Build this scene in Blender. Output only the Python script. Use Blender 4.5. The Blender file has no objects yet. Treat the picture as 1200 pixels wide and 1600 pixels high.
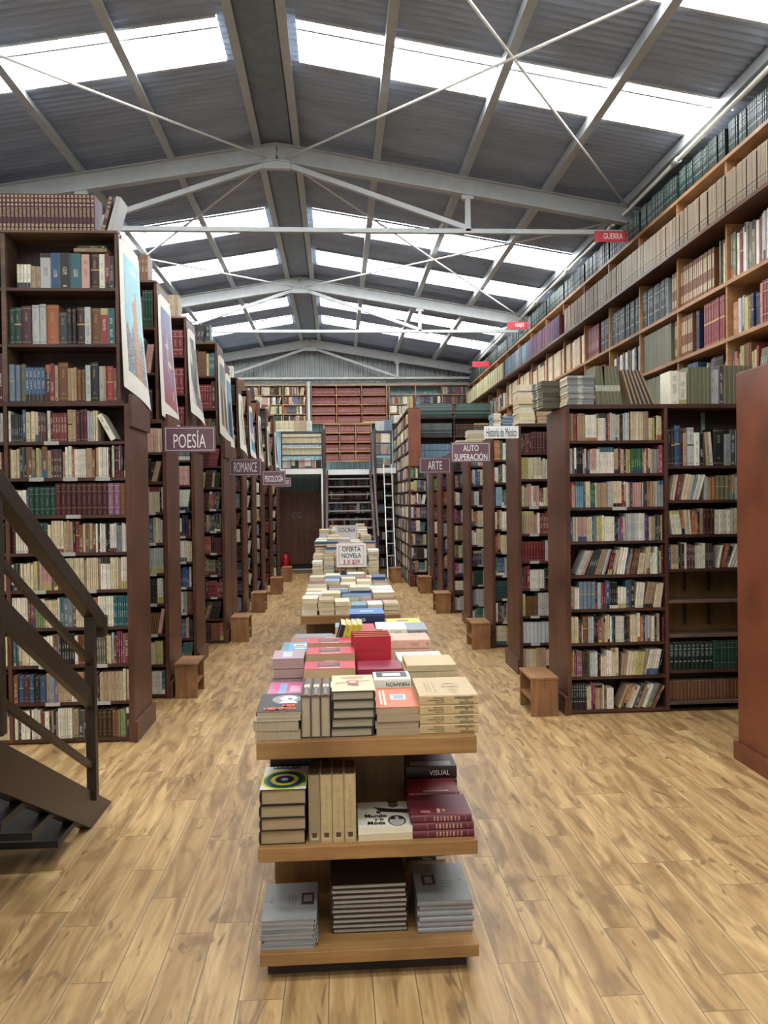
import bpy, math, random, re
from mathutils import Matrix, Vector
from mathutils.bvhtree import BVHTree
R = math.radians
S = bpy.context.scene
C = S.collection

# ------------------------------------------------------------------ camera
cam_d = bpy.data.cameras.new('camera')
cam = bpy.data.objects.new('camera', cam_d)
C.objects.link(cam)
cam_d.sensor_fit = 'VERTICAL'
cam_d.sensor_height = 24.0
cam_d.lens = 18.0
cam_d.clip_start = 0.05
YAW, PITCH, ROLL = R(3.43), R(-0.81), R(0.75)
cam.matrix_world = (Matrix.Translation((0, 0, 1.5)) @ Matrix.Rotation(-YAW, 4, 'Z') @
                    Matrix.Rotation(R(90) + PITCH, 4, 'X') @ Matrix.Rotation(-ROLL, 4, 'Z'))
S.camera = cam

# ------------------------------------------------------------------ light and exposure
world = bpy.data.worlds.new('overcast_sky')
S.world = world
world.use_nodes = True
world.node_tree.nodes['Background'].inputs[0].default_value = (0.86, 0.92, 1.0, 1)
world.node_tree.nodes['Background'].inputs[1].default_value = 1.0
SKYLIGHT = 13.0
S.view_settings.view_transform = 'Standard'
S.view_settings.look = 'None'
S.view_settings.gamma = 1.0
S.view_settings.use_curve_mapping = False
S.view_settings.exposure = 0.06
S.cycles.max_bounces = 8
S.cycles.diffuse_bounces = 5
S.cycles.glossy_bounces = 3
S.cycles.sample_clamp_indirect = 6.0


def area(name, loc, rot, sx, sy, power, col):
    d = bpy.data.lights.new(name, 'AREA')
    d.shape = 'RECTANGLE'
    d.size, d.size_y, d.energy, d.color = sx, sy, power, col
    o = bpy.data.objects.new(name, d)
    o.location, o.rotation_euler = loc, rot
    C.objects.link(o)
    return o


# added fill light behind the camera, as if from an unseen entrance
area('entrance_daylight', (-0.4, -6.6, 1.9), (R(90), 0, 0), 5.5, 3.2, 18, (1.0, 0.97, 0.92))

# ------------------------------------------------------------------ helpers
def lin(h):
    if isinstance(h, str):
        h = h.lstrip('#')
        c = [int(h[i:i + 2], 16) / 255 for i in (0, 2, 4)]
    else:
        c = [v / 255 for v in h]
    return tuple(v / 12.92 if v <= 0.04045 else ((v + 0.055) / 1.055) ** 2.4 for v in c)


class NT:
    def __init__(self, name):
        self.m = bpy.data.materials.new(name)
        self.m.use_nodes = True
        self.t = self.m.node_tree
        self.b = self.t.nodes['Principled BSDF']

    def n(self, kind, **kw):
        nd = self.t.nodes.new(kind)
        for k, v in kw.items():
            setattr(nd, k, v)
        return nd

    def l(self, a, b):
        self.t.links.new(a, b)

    def put(self, sock, v):
        if hasattr(v, 'is_linked'):
            self.l(v, sock)
        else:
            sock.default_value = v

    def math(self, op, a, b=None, c=None):
        nd = self.n('ShaderNodeMath', operation=op)
        self.put(nd.inputs[0], a)
        if b is not None:
            self.put(nd.inputs[1], b)
        if c is not None:
            self.put(nd.inputs[2], c)
        return nd.outputs[0]

    def mix(self, f, a, b, mode='MIX'):
        nd = self.n('ShaderNodeMix', data_type='RGBA', blend_type=mode)
        self.put(nd.inputs[0], f)
        self.put(nd.inputs[6], a if hasattr(a, 'is_linked') else (*a[:3], 1))
        self.put(nd.inputs[7], b if hasattr(b, 'is_linked') else (*b[:3], 1))
        return nd.outputs[2]

    def noise(self, vec, scale, detail=2.0, rough=0.5, dist=0.0):
        nd = self.n('ShaderNodeTexNoise')
        if vec is not None:
            self.l(vec, nd.inputs['Vector'])
        nd.inputs['Scale'].default_value = scale
        nd.inputs['Detail'].default_value = detail
        nd.inputs['Roughness'].default_value = rough
        nd.inputs['Distortion'].default_value = dist
        return nd.outputs[0]

    def mapping(self, vec, scale, loc=(0, 0, 0)):
        nd = self.n('ShaderNodeMapping')
        self.l(vec, nd.inputs[0])
        nd.inputs['Scale'].default_value = scale
        nd.inputs['Location'].default_value = loc
        return nd.outputs[0]

    def ramp(self, f, stops):
        nd = self.n('ShaderNodeValToRGB')
        self.l(f, nd.inputs[0])
        e = nd.color_ramp.elements
        e[0].position, e[0].color = stops[0][0], (*stops[0][1][:3], 1)
        e[1].position, e[1].color = stops[-1][0], (*stops[-1][1][:3], 1)
        for p, c in stops[1:-1]:
            k = e.new(p)
            k.color = (*c[:3], 1)
        return nd.outputs[0]

    def step(self, f, lo, hi):
        nd = self.n('ShaderNodeMapRange', interpolation_type='SMOOTHSTEP')
        self.put(nd.inputs[0], f)
        nd.inputs[1].default_value, nd.inputs[2].default_value = lo, hi
        return nd.outputs[0]

    def bump(self, h, dist, strength=1.0):
        nd = self.n('ShaderNodeBump')
        self.l(h, nd.inputs['Height'])
        nd.inputs['Distance'].default_value = dist
        nd.inputs['Strength'].default_value = strength
        self.l(nd.outputs[0], self.b.inputs['Normal'])

    def base(self, c, rough=0.5, metal=0.0, spec=0.5):
        self.put(self.b.inputs['Base Color'], c if hasattr(c, 'is_linked') else (*c[:3], 1))
        self.put(self.b.inputs['Roughness'], rough)
        self.b.inputs['Metallic'].default_value = metal
        self.b.inputs['Specular IOR Level'].default_value = spec
        return self.m

    def pos(self):
        return self.n('ShaderNodeNewGeometry').outputs['Position']


def plain(name, h, rough=0.5, metal=0.0, var=0.12, sc=9.0, spec=0.5):
    t = NT(name)
    c = lin(h)
    f = t.noise(t.pos(), sc, 4.0, 0.6)
    lo = tuple(v * (1 - var) for v in c)
    hi = tuple(min(1, v * (1 + var)) for v in c)
    return t.base(t.mix(t.step(f, 0.3, 0.7), lo, hi), rough, metal, spec)


def wood(name, h1, h2, axis='Z', rough=0.5, spec=0.4, g=1.0):
    t = NT(name)
    sc = {'X': (2.2, 34, 34), 'Y': (34, 2.2, 34), 'Z': (34, 34, 2.2)}[axis]
    v = t.mapping(t.pos(), tuple(k * g for k in sc))
    f = t.noise(v, 1.0, 5.0, 0.62, 0.6)
    f2 = t.noise(t.pos(), 3.1, 3.0)
    c = t.ramp(f, [(0.28, lin(h2)), (0.72, lin(h1))])
    c = t.mix(t.step(f2, 0.35, 0.8), c, tuple(v * 0.72 for v in lin(h2)))
    t.bump(f, 0.002, 0.25)
    return t.base(c, rough, 0, spec)


M = {}
M['case'] = wood('dark_stained_wood', '#6b4433', '#4f2f21', 'Z', 0.42, 0.4)
M['case_h'] = wood('dark_stained_board', '#5a392b', '#40261b', 'X', 0.45)
M['case_in'] = wood('bookcase_back_board', '#3f2a20', '#2d1d16', 'Z', 0.6)
M['old'] = wood('worn_upper_wood', '#7d6350', '#5a4437', 'X', 0.6)
M['redpanel'] = wood('red_brown_panel', '#80462c', '#713b25', 'Z', 0.38, 0.5, 0.5)
M['pine'] = wood('pine_shelf_wood', '#b98a5c', '#94673f', 'Y', 0.5)
M['pine_x'] = wood('pine_board', '#c09666', '#9b6d43', 'X', 0.5)
M['table'] = wood('table_board_wood', '#a67c4a', '#7f5a32', 'X', 0.42, 0.4)
M['tablecore'] = wood('table_core_wood', '#7d5b31', '#654622', 'Z', 0.5)
M['plinth'] = wood('dark_plinth_wood', '#3d2f24', '#2c2119', 'X', 0.6)
M['stool'] = wood('stool_wood', '#ad7f50', '#805636', 'Z', 0.5)
M['beam'] = plain('painted_roof_steel', '#b4b7b6', 0.45, 0.0, 0.06)
M['purlin'] = plain('painted_purlin_steel', '#aeb3b6', 0.4, 0.1, 0.06)
M['ridge'] = plain('ridge_sheet_metal', '#74808f', 0.4, 0.1)
M['tube'] = plain('white_conduit_paint', '#e4e3dc', 0.3, 0.0, 0.03)
M['stair'] = plain('brown_painted_steel', '#32251d', 0.42, 0.2, 0.15)
M['tread'] = plain('dark_tread_steel', '#191717', 0.5, 0.2, 0.1)
M['darksteel'] = plain('dark_brown_metal', '#46352f', 0.5, 0.2)
M['alu'] = plain('ladder_aluminium', '#c9c9c4', 0.3, 0.6, 0.04)
M['door'] = plain('dark_brown_gate_paint', '#6b4434', 0.5, 0.0, 0.15)
M['white'] = plain('white_board', '#e8e6e1', 0.5, 0, 0.02)
M['signp'] = plain('mauve_sign_board', '#6d4c55', 0.42, 0, 0.05)
M['cream'] = plain('white_sign_paint', '#efe9e2', 0.5, 0, 0.02)
M['signred'] = plain('red_sign_board', '#c2333b', 0.45, 0, 0.05)
M['black'] = plain('black_lettering', '#1c1a1c', 0.5, 0, 0.02)
M['inkred'] = plain('red_marker_ink', '#b23a48', 0.5, 0, 0.02)
M['orangeink'] = plain('orange_lettering', '#e8602c', 0.5, 0, 0.02)
M['extred'] = plain('extinguisher_red_paint', '#b3141c', 0.3, 0, 0.04)
M['bracket'] = plain('shelf_bracket_metal', '#86a39a', 0.4, 0.3, 0.1)
M['wallp'] = plain('plastered_wall', '#b9b4aa', 0.8, 0, 0.05)
M['steptread'] = plain('grey_stair_tread', '#8a8683', 0.4, 0.1, 0.1)
M['label'] = plain('paper_shelf_tag', '#aaa69c', 0.6, 0, 0.35, 160)


def sheet(name, h, rough, metal):
    t = NT(name)
    c = lin(h)
    v = t.mapping(t.pos(), (1.4, 5, 1.4))
    f = t.noise(v, 1.0, 4.0, 0.6)
    return t.base(t.mix(t.step(f, 0.3, 0.72), tuple(k * 0.86 for k in c), tuple(k * 1.12 for k in c)), rough, metal)


M['roof'] = sheet('grey_corrugated_roof_sheet', '#98a5ba', 0.5, 0.1)
M['wallsheet'] = sheet('dark_wall_sheet', '#4c5658', 0.5, 0.1)
M['gable'] = sheet('grey_green_gable_sheet', '#9a9e9b', 0.5, 0.1)
M['tealwall'] = sheet('blue_green_wall_sheet', '#8fb0b8', 0.45, 0.1)

t = NT('translucent_skylight_sheet')
t.b.inputs['Emission Color'].default_value = (0.93, 0.97, 1.0, 1)
t.b.inputs['Emission Strength'].default_value = SKYLIGHT
M['sky'] = t.base((0.8, 0.8, 0.8), 0.4)

# laminate floor
t = NT('oak_laminate_floor')
sx = t.n('ShaderNodeSeparateXYZ')
t.l(t.pos(), sx.inputs[0])
PW, PL = 0.136, 0.74
u = t.math('DIVIDE', t.math('ADD', sx.outputs[0], 20.04), PW)
ci = t.math('FLOOR', u)
w1 = t.n('ShaderNodeTexWhiteNoise', noise_dimensions='1D')
t.l(ci, w1.inputs['W'])
yy = t.math('ADD', t.math('DIVIDE', sx.outputs[1], PL), t.math('MULTIPLY', w1.outputs[0], 7.0))
ri = t.math('FLOOR', yy)
cb = t.n('ShaderNodeCombineXYZ')
t.l(ci, cb.inputs[0]); t.l(ri, cb.inputs[1])
w2 = t.n('ShaderNodeTexWhiteNoise', noise_dimensions='2D')
t.l(cb.outputs[0], w2.inputs['Vector'])
idv = w2.outputs[0]
gv = t.n('ShaderNodeCombineXYZ')
t.l(t.math('ADD', t.math('MULTIPLY', sx.outputs[0], 15), t.math('MULTIPLY', idv, 40)), gv.inputs[0])
t.l(t.math('ADD', t.math('MULTIPLY', sx.outputs[1], 1.6), t.math('MULTIPLY', idv, 17)), gv.inputs[1])
grain = t.noise(gv.outputs[0], 1.0, 6.0, 0.62, 0.9)
kv = t.n('ShaderNodeCombineXYZ')
t.l(t.math('ADD', t.math('MULTIPLY', sx.outputs[0], 8.0), t.math('MULTIPLY', idv, 71)), kv.inputs[0])
t.l(t.math('ADD', t.math('MULTIPLY', sx.outputs[1], 1.9), t.math('MULTIPLY', idv, 29)), kv.inputs[1])
blot = t.noise(kv.outputs[0], 1.0, 3.0, 0.55, 1.4)
fu0 = t.math('FRACT', u)
c = t.ramp(grain, [(0.3, lin('#7c5f3b')), (0.46, lin('#aa8657')), (0.66, lin('#d0ae78'))])
c = t.mix(t.math('MULTIPLY', idv, 0.5), c, lin('#9a784c'))
c = t.mix(t.math('MULTIPLY', t.math('SUBTRACT', 1.0, t.step(t.math('ADD', t.math('MINIMUM', fu0, t.math('SUBTRACT', 1.0, fu0)), t.math('MULTIPLY', grain, 0.12)), 0.02, 0.2)), 0.5), c, lin('#d6b888'))
c = t.mix(t.math('MULTIPLY', t.step(blot, 0.47, 0.7), 0.75), c, lin('#7b5d3a'))
c = t.mix(t.math('MULTIPLY', t.step(t.noise(kv.outputs[0], 1.6, 1.5, 0.5, 2.2), 0.63, 0.72), 0.6), c, lin('#5e452b'))
fu = t.math('FRACT', u)
fy = t.math('FRACT', yy)
eu = t.math('MINIMUM', fu, t.math('SUBTRACT', 1.0, fu))
ey = t.math('MULTIPLY', t.math('MINIMUM', fy, t.math('SUBTRACT', 1.0, fy)), PL / PW)
edge = t.step(t.math('MINIMUM', eu, ey), 0.004, 0.022)
c = t.mix(edge, lin('#7a603f'), c)
t.bump(edge, 0.001, 0.3)
M['floor'] = t.base(c, t.math('ADD', 0.36, t.math('MULTIPLY', grain, 0.12)), 0, 0.5)

# printed / coloured surfaces: per-face colour of the thing itself, plus rows of small lettering where marked
t = NT('printed_book_cover')
a1 = t.n('ShaderNodeAttribute', attribute_name='Col')
a2 = t.n('ShaderNodeAttribute', attribute_name='Ink')
p = t.pos()
f = t.step(t.noise(t.mapping(p, (1, 1, 1.0)), 260.0, 1.5, 0.5), 0.47, 0.56)
wear = t.step(t.noise(p, 38.0, 3.0, 0.6), 0.3, 0.75)
c0 = t.mix(wear, t.mix(0.12, a1.outputs[0], (0.05, 0.03, 0.02)), a1.outputs[0])
M['book'] = t.base(t.mix(t.math('MULTIPLY', f, a2.outputs[3]), c0, a2.outputs[0]), 0.42, 0, 0.4)

t = NT('paper_page_edges')
tc = t.n('ShaderNodeTexCoord')
f = t.noise(t.mapping(tc.outputs['Object'], (900, 14, 14)), 1.0, 2.0)
a1 = t.n('ShaderNodeAttribute', attribute_name='Col')
M['pages'] = t.base(t.mix(t.step(f, 0.25, 0.75), t.mix(0.35, a1.outputs[0], (0.16, 0.11, 0.07)), a1.outputs[0]), 0.8, 0, 0.2)

OCC_V, OCC_F = [], []


def occ_box(pts):
    b = len(OCC_V)
    OCC_V.extend(pts)
    OCC_F.extend([tuple(b + k for k in q) for q in ((0, 1, 2, 3), (4, 5, 6, 7), (0, 1, 5, 4), (1, 2, 6, 5), (2, 3, 7, 6), (3, 0, 4, 7))])


class MB:
    def __init__(s):
        s.v, s.f, s.c, s.k, s.smooth = [], [], [], [], []

    def face(s, idx, col=None, ink=None, sm=False):
        s.f.append(tuple(idx)); s.c.append(col); s.k.append(ink); s.smooth.append(sm)

    def quad(s, a, b, c, d, col=None, ink=None):
        n = len(s.v)
        s.v += [a, b, c, d]
        s.face((n, n + 1, n + 2, n + 3), col, ink)

    def poly(s, pts, col=None):
        n = len(s.v)
        s.v += list(pts)
        s.face(range(n, n + len(pts)), col)

    def box(s, x0, x1, y0, y1, z0, z1, col=None, occ=True):
        p = [(x0, y0, z0), (x1, y0, z0), (x1, y1, z0), (x0, y1, z0), (x0, y0, z1), (x1, y0, z1), (x1, y1, z1), (x0, y1, z1)]
        s.hexa(p, col)
        if occ:
            occ_box(p)
        return s

    def hexa(s, p, col=None):
        n = len(s.v)
        s.v += [tuple(q) for q in p]
        for q in ((3, 2, 1, 0), (4, 5, 6, 7), (0, 1, 5, 4), (1, 2, 6, 5), (2, 3, 7, 6), (3, 0, 4, 7)):
            s.face([n + k for k in q], col)
        return s

    def beam(s, a, b, w, h, up=(0, 0, 1)):
        """rectangular bar from a to b, w across, h along UP"""
        a, b, up = Vector(a), Vector(b), Vector(up)
        d = (b - a).normalized()
        sd = d.cross(up).normalized()
        up = sd.cross(d)
        pts = []
        for q in (a, b):
            for i, j in ((-1, -1), (1, -1), (1, 1), (-1, 1)):
                pts.append(tuple(q + sd * (w / 2 * i) + up * (h / 2 * j)))
        return s.hexa(pts)

    def tube(s, pts, r, n=10, cap=True):
        pts = [Vector(q) for q in pts]
        rs = r if isinstance(r, (list, tuple)) else [r] * len(pts)
        base = len(s.v)
        for i, q in enumerate(pts):
            d = (pts[min(i + 1, len(pts) - 1)] - pts[max(i - 1, 0)]).normalized()
            up = Vector((0, 0, 1)) if abs(d.z) < 0.95 else Vector((1, 0, 0))
            a = d.cross(up).normalized()
            b = a.cross(d)
            for k in range(n):
                t_ = 2 * math.pi * k / n
                s.v.append(tuple(q + (a * math.cos(t_) + b * math.sin(t_)) * rs[i]))
        for i in range(len(pts) - 1):
            for k in range(n):
                k2 = (k + 1) % n
                s.face((base + i * n + k, base + i * n + k2, base + (i + 1) * n + k2, base + (i + 1) * n + k), None, None, True)
        if cap:
            s.face([base + k for k in range(n)][::-1])
            s.face([base + (len(pts) - 1) * n + k for k in range(n)])
        return s

    def mesh(s, name, mat, off=(0, 0, 0)):
        me = bpy.data.meshes.new(name)
        ox, oy, oz = off
        me.from_pydata([(x - ox, y - oy, z - oz) for x, y, z in s.v], [], s.f)
        for m in (mat if isinstance(mat, list) else [mat]):
            me.materials.append(m)
        if any(c is not None for c in s.c):
            at = me.attributes.new('Col', 'FLOAT_COLOR', 'FACE')
            at.data.foreach_set('color', [v for c in s.c for v in (*(c or (0.5, 0.5, 0.5))[:3], 1.0)])
            at = me.attributes.new('Ink', 'FLOAT_COLOR', 'FACE')
            at.data.foreach_set('color', [v for c in s.k for v in (c or (0, 0, 0, 0))])
        if any(s.smooth):
            me.polygons.foreach_set('use_smooth', s.smooth)
        me.update()
        return me

    def obj(s, name, mat, parent=None, bevel=0, off=None):
        if off is None:
            off = parent.get('_o', (0, 0, 0)) if parent is not None else (0, 0, 0)
        o = bpy.data.objects.new(name, s.mesh(name, mat, off))
        C.objects.link(o)
        if parent is not None:
            o.parent = parent
            o['_o'] = tuple(off)
        elif any(off):
            o.location = off
        if bevel:
            b = o.modifiers.new('bevel', 'BEVEL')
            b.width, b.segments, b.limit_method = bevel, 2, 'ANGLE'
        return o


def tag(o, label=None, cat=None, group=None, kind=None):
    if label: o['label'] = label
    if cat: o['category'] = cat
    if group: o['group'] = group
    if kind: o['kind'] = kind
    return o


def thing(name, label, cat, loc=(0, 0, 0), group=None):
    o = bpy.data.objects.new(name, None)
    o.location = loc
    o.empty_display_size = 0.1
    C.objects.link(o)
    o['_o'] = tuple(loc)
    return tag(o, label, cat, group)


def bx(*a, **k):
    return MB().box(*a, **k)


def text_mesh(name, s, size, mat, mtx, parent, sx=1.0, align='CENTER', depth=0.0006, bold=0.0, spacing=1.0, fit=None):
    """a line of lettering as a mesh child; MTX places it in world space (x along the line, y up the letters)"""
    cu = bpy.data.curves.new(name, 'FONT')
    cu.body = s
    cu.size = size
    cu.align_x = align
    cu.align_y = 'CENTER'
    cu.extrude = depth
    cu.offset = bold
    cu.space_character = spacing
    cu.space_line = 0.95
    cu.resolution_u = 3
    tmp = bpy.data.objects.new('tmp_text', cu)
    C.objects.link(tmp)
    me = bpy.data.meshes.new_from_object(tmp.evaluated_get(bpy.context.evaluated_depsgraph_get()))
    bpy.data.objects.remove(tmp)
    bpy.data.curves.remove(cu)
    if fit:
        xs_ = [v.co.x for v in me.vertices]; ys_ = [v.co.y for v in me.vertices]
        me.transform(Matrix.Diagonal((fit[0] / (max(xs_) - min(xs_)), fit[1] / (max(ys_) - min(ys_)), 1, 1)) @ Matrix.Translation((-(max(xs_) + min(xs_)) / 2, -(max(ys_) + min(ys_)) / 2, 0)))
        sx = 1
    me.transform(mtx @ Matrix.Diagonal((sx, 1, 1, 1)))
    me.materials.clear()
    me.materials.append(mat)
    o = bpy.data.objects.new(name, me)
    C.objects.link(o)
    if parent is not None:
        po = parent.get('_o', None)
        if po is not None:
            me.transform(Matrix.Translation((-po[0], -po[1], -po[2])))
        o.parent = parent
    return o


def frame_mtx(origin, xdir, ydir):
    x, y = Vector(xdir).normalized(), Vector(ydir).normalized()
    z = x.cross(y)
    m = Matrix((x, y, z)).transposed().to_4x4()
    m.translation = origin
    return m


# ------------------------------------------------------------------ hall: floor, walls, roof
RX, RZ, SL = -0.57, 5.25, 0.166           # ridge x, underside of the roof sheets at the ridge, slope
XL, XR = -4.55, 3.40
Y0, Y1 = -7.0, 17.62


def zr(x):
    return RZ - SL * abs(x - RX)


tag(bx(XL, XR, Y0, Y1, -0.08, 0.0).obj('floor', M['floor']), kind='structure')
tag(bx(XR, XR + 0.1, Y0, Y1, 0, zr(XR) + 0.1).obj('wall_right', M['wallsheet']), kind='structure')
tag(bx(XL - 0.1, XL, Y0, Y1, 0, zr(XL) + 0.1).obj('wall_left', M['wallp']), kind='structure')
mb = MB()
mb.box(XL, -3.3, Y0 - 0.1, Y0, 0, 4.6); mb.box(2.5, XR, Y0 - 0.1, Y0, 0, 4.6); mb.box(-3.3, 2.5, Y0 - 0.1, Y0, 3.6, 5.3)
tag(mb.obj('wall_front', M['wallp']), kind='structure')


def ribbed_wall(name, x0, x1, y, z0, ztop, mat, pitch=0.1, amp=0.02):
    m = MB()
    x = x0
    prof = []
    while x < x1:
        for dx, dy in ((0, 0), (0.35, 0), (0.5, 1), (0.85, 1)):
            xx = min(x + dx * pitch, x1)
            prof.append((xx, y - amp * dy))
        x += pitch
    for (xa, ya), (xb, yb) in zip(prof, prof[1:]):
        if xb - xa < 1e-5:
            continue
        m.quad((xa, ya, z0), (xb, yb, z0), (xb, yb, ztop(xb)), (xa, ya, ztop(xa)))
    o = m.obj(name, mat)
    return tag(o, kind='structure')


ribbed_wall('wall_gable', XL, XR, Y1, 4.14, lambda x: zr(x) + 0.02, M['gable'], 0.11)
ribbed_wall('wall_back', XL, XR, Y1, 0, lambda x: 4.14, M['tealwall'], 0.13)

# roof: corrugations run from ridge to eave; light strips are translucent sheets of the same profile
STRIPS = [(-4.1, -3.45), (-1.1, -0.45), (0.4, 1.05), (4.35, 5.0), (5.92, 6.5), (9.75, 10.42), (11.3, 11.97), (13.9, 14.5), (15.3, 15.9)]


def corr(m, x0, x1, y0, y1, dz=0.0):
    n = max(1, round((y1 - y0) / 0.0095))
    for i in range(n):
        ya, yb = y0 + (y1 - y0) * i / n, y0 + (y1 - y0) * (i + 1) / n
        za, zb = (0.011 * math.sin(2 * math.pi * k / 0.076) + dz for k in (ya, yb))
        b = len(m.v)
        m.v += [(x0, ya, zr(x0) + za), (x1, ya, zr(x1) + za), (x1, yb, zr(x1) + zb), (x0, yb, zr(x0) + zb)]
        m.face((b, b + 1, b + 2, b + 3), None, None, True)


for side, (ein, eout, rid, eave) in enumerate(((RX - 0.3, XL + 0.35, RX, XL), (RX + 0.3, XR - 0.2, RX, XR))):
    m = MB()
    ys = [Y0 - 0.1] + [v for s_ in STRIPS for v in s_] + [Y1 + 0.1]
    for k in range(0, len(ys), 2):
        corr(m, rid, eave, ys[k], ys[k + 1])
    for a, b in STRIPS:
        corr(m, rid, ein, a, b)
        corr(m, eout, eave, a, b)
    tag(m.obj('ceiling', M['roof']), kind='structure')
    for a, b in STRIPS:
        m = MB()
        corr(m, ein, eout, a, b, 0.004)
        o = m.obj('window_%d' % (1 + STRIPS.index((a, b)) + side * len(STRIPS)), M['sky'])
        tag(o, kind='structure')
        tm = MB()
        for yy_ in (a - 0.01, b + 0.01):
            tm.beam((ein, yy_, zr(ein) - 0.018), (eout, yy_, zr(eout) - 0.018), 0.03, 0.016)
        if a > 3:
            tm.beam((ein, a + 0.1, zr(ein) - 0.03), (eout, a + 0.1, zr(eout) - 0.03), 0.022, 0.02)
        f_ = tm.obj('window_frame', M['purlin'], o)

m = MB()
for s_ in (-1, 1):
    xa, xb = RX + 0.0, RX + s_ * 0.15
    m.hexa([(min(xa, xb), Y0, 5.15), (max(xa, xb), Y0, 5.15), (max(xa, xb), Y1, 5.15), (min(xa, xb), Y1, 5.15),
            (min(xa, xb), Y0, 5.165), (max(xa, xb), Y0, 5.165), (max(xa, xb), Y1, 5.165), (min(xa, xb), Y1, 5.165)])
tag(m.obj('trim_1', M['ridge']), kind='structure')

# purlins
PUR = [-4.2, -3.4, -2.53, -1.63, -0.77, -0.38, 0.43, 1.33, 2.2, 3.05]
for x in PUR:
    m = MB()
    z = zr(x) - 0.07
    m.box(x - 0.022, x + 0.022, Y0, Y1, z - 0.038, z + 0.045)
    m.box(x - 0.022, x + 0.05, Y0, Y1, z - 0.044, z - 0.038)
    tag(m.obj('roof_purlin', M['purlin']), {-4.2: 'outermost steel purlin over the left eave', -3.4: 'steel purlin second in from the left eave', -2.53: 'steel purlin third in from the left eave',
        -1.63: 'steel purlin crossing the middle of the left roof slope', -0.77: 'steel purlin just left of the dark ridge sheet', -0.38: 'steel purlin just right of the dark ridge sheet',
        0.43: 'steel purlin second from the ridge on the right slope', 1.33: 'steel purlin crossing the middle of the right roof slope', 2.2: 'steel purlin over the right aisle, second from the right eave',
        3.05: 'steel purlin along the right eave beside the long white tube'}[x], 'roof beam', 'steel purlins running the length of the roof')

# trusses
TR = [-1.3, 3.25, 7.9, 12.55, 17.3]
TL = {3.25: 'grey steel roof truss nearest overhead, almost out of view', 7.9: 'grey steel roof truss nearest the camera, above the first posters',
      12.55: 'grey steel roof truss in the middle of the hall', 17.3: 'grey steel roof truss against the far gable wall', -1.3: 'grey steel roof truss behind the viewpoint'}
for y in TR:
    T = thing('roof_truss', TL[y], 'roof truss', (RX, y, 0), 'roof trusses')
    for x_end in (XL + 0.05, XR - 0.08):
        za, zb = zr(RX) - 0.2, zr(x_end) - 0.2
        m = MB()
        m.beam((RX, y, za), (x_end, y, zb), 0.012, 0.17)
        m.beam((RX, y, za + 0.085), (x_end, y, zb + 0.085), 0.09, 0.012)
        m.beam((RX, y, za - 0.085), (x_end, y, zb - 0.085), 0.09, 0.012)
        m.obj('rafter', M['beam'], T)
    MB().beam((XL + 0.1, y, 4.27), (XR - 0.1, y, 4.27), 0.05, 0.045).obj('tie_beam', M['beam'], T)
    for s_ in (-1, 1):
        xe = RX + s_ * 1.95
        MB().beam((RX + s_ * 0.1, y, 4.93), (xe, y, 4.3), 0.045, 0.05).obj('strut', M['beam'], T)
        m = MB()
        m.beam((xe, y, 4.27), (xe, y, zr(xe) - 0.27), 0.05, 0.05, (0, 1, 0))
        m.box(xe - 0.06, xe + 0.06, y - 0.03, y + 0.03, zr(xe) - 0.33, zr(xe) - 0.27)
        m.obj('hanger', M['beam'], T)
    MB().box(RX - 0.14, RX + 0.14, y - 0.035, y + 0.035, 4.88, 4.98).obj('ridge_bracket', M['beam'], T, 0.01)
    MB().box(3.2, 3.3, y - 0.05, y + 0.05, 0, zr(3.3) - 0.25).obj('column', M['beam'], T)
    MB().box(XL + 0.02, XL + 0.12, y - 0.05, y + 0.05, 0, zr(XL) - 0.25).obj('column', M['beam'], T)

brl = [('thin steel bracing rod from the near ridge bracket up to the top right', (RX + .1, 7.85, 4.98), (3.1, 3.3, 4.45)),
       ('thin steel bracing rod crossing down to the right end of the near truss', (3.1, 7.85, 4.45), (RX + .1, 3.3, 5.0)),
       ('thin steel bracing rod from the near ridge bracket out to the left edge', (RX - .1, 7.85, 4.98), (-4.3, 3.3, 4.45)),
       ('thin steel bracing rod cutting the upper left corner of the view', (-4.3, 7.85, 4.45), (RX - .1, 3.3, 5.0)),
       ('bracing rod from the middle ridge bracket towards the right eave', (RX + .1, 12.5, 4.98), (3.1, 8, 4.45)),
       ('bracing rod down to the right end of the middle truss', (3.1, 12.5, 4.45), (RX + .1, 8, 5.0)),
       ('bracing rod from the middle ridge bracket towards the left eave', (RX - .1, 12.5, 4.98), (-4.3, 8, 4.45)),
       ('bracing rod down to the left end of the middle truss', (-4.3, 12.5, 4.45), (RX - .1, 8, 5.0))]
for lb, a, b in brl:
    tag(MB().tube([a, b], 0.011, 8).obj('bracing_rod', M['tube']), lb, 'cable', 'bracing rods under the roof')

T = thing('conduit_tube', 'long white tube running under the right eave above the green volumes', 'pipe', (3.02, 0, 4.46))
MB().tube([(3.02, Y0 + 0.2, 4.46), (3.02, Y1 - 0.1, 4.46)], 0.021, 10).obj('pipe', M['tube'], T)
for k in range(8):
    MB().tube([(3.02, 3.4 + k * 1.6, 4.46), (3.02, 3.5 + k * 1.6, 4.46)], 0.03, 10).obj('coupling', M['alu'], T)
T = thing('wall_pipe', 'white pipe running across the foot of the far gable wall', 'pipe', (0, 17.4, 4.3))
MB().tube([(-4.2, 17.42, 4.26), (3.1, 17.42, 4.26)], 0.03, 10).obj('pipe', M['beam'], T)
MB().box(-4.4, 3.3, 17.45, 17.5, 4.12, 4.2).obj('support_rail', M['gable'], T)

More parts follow.
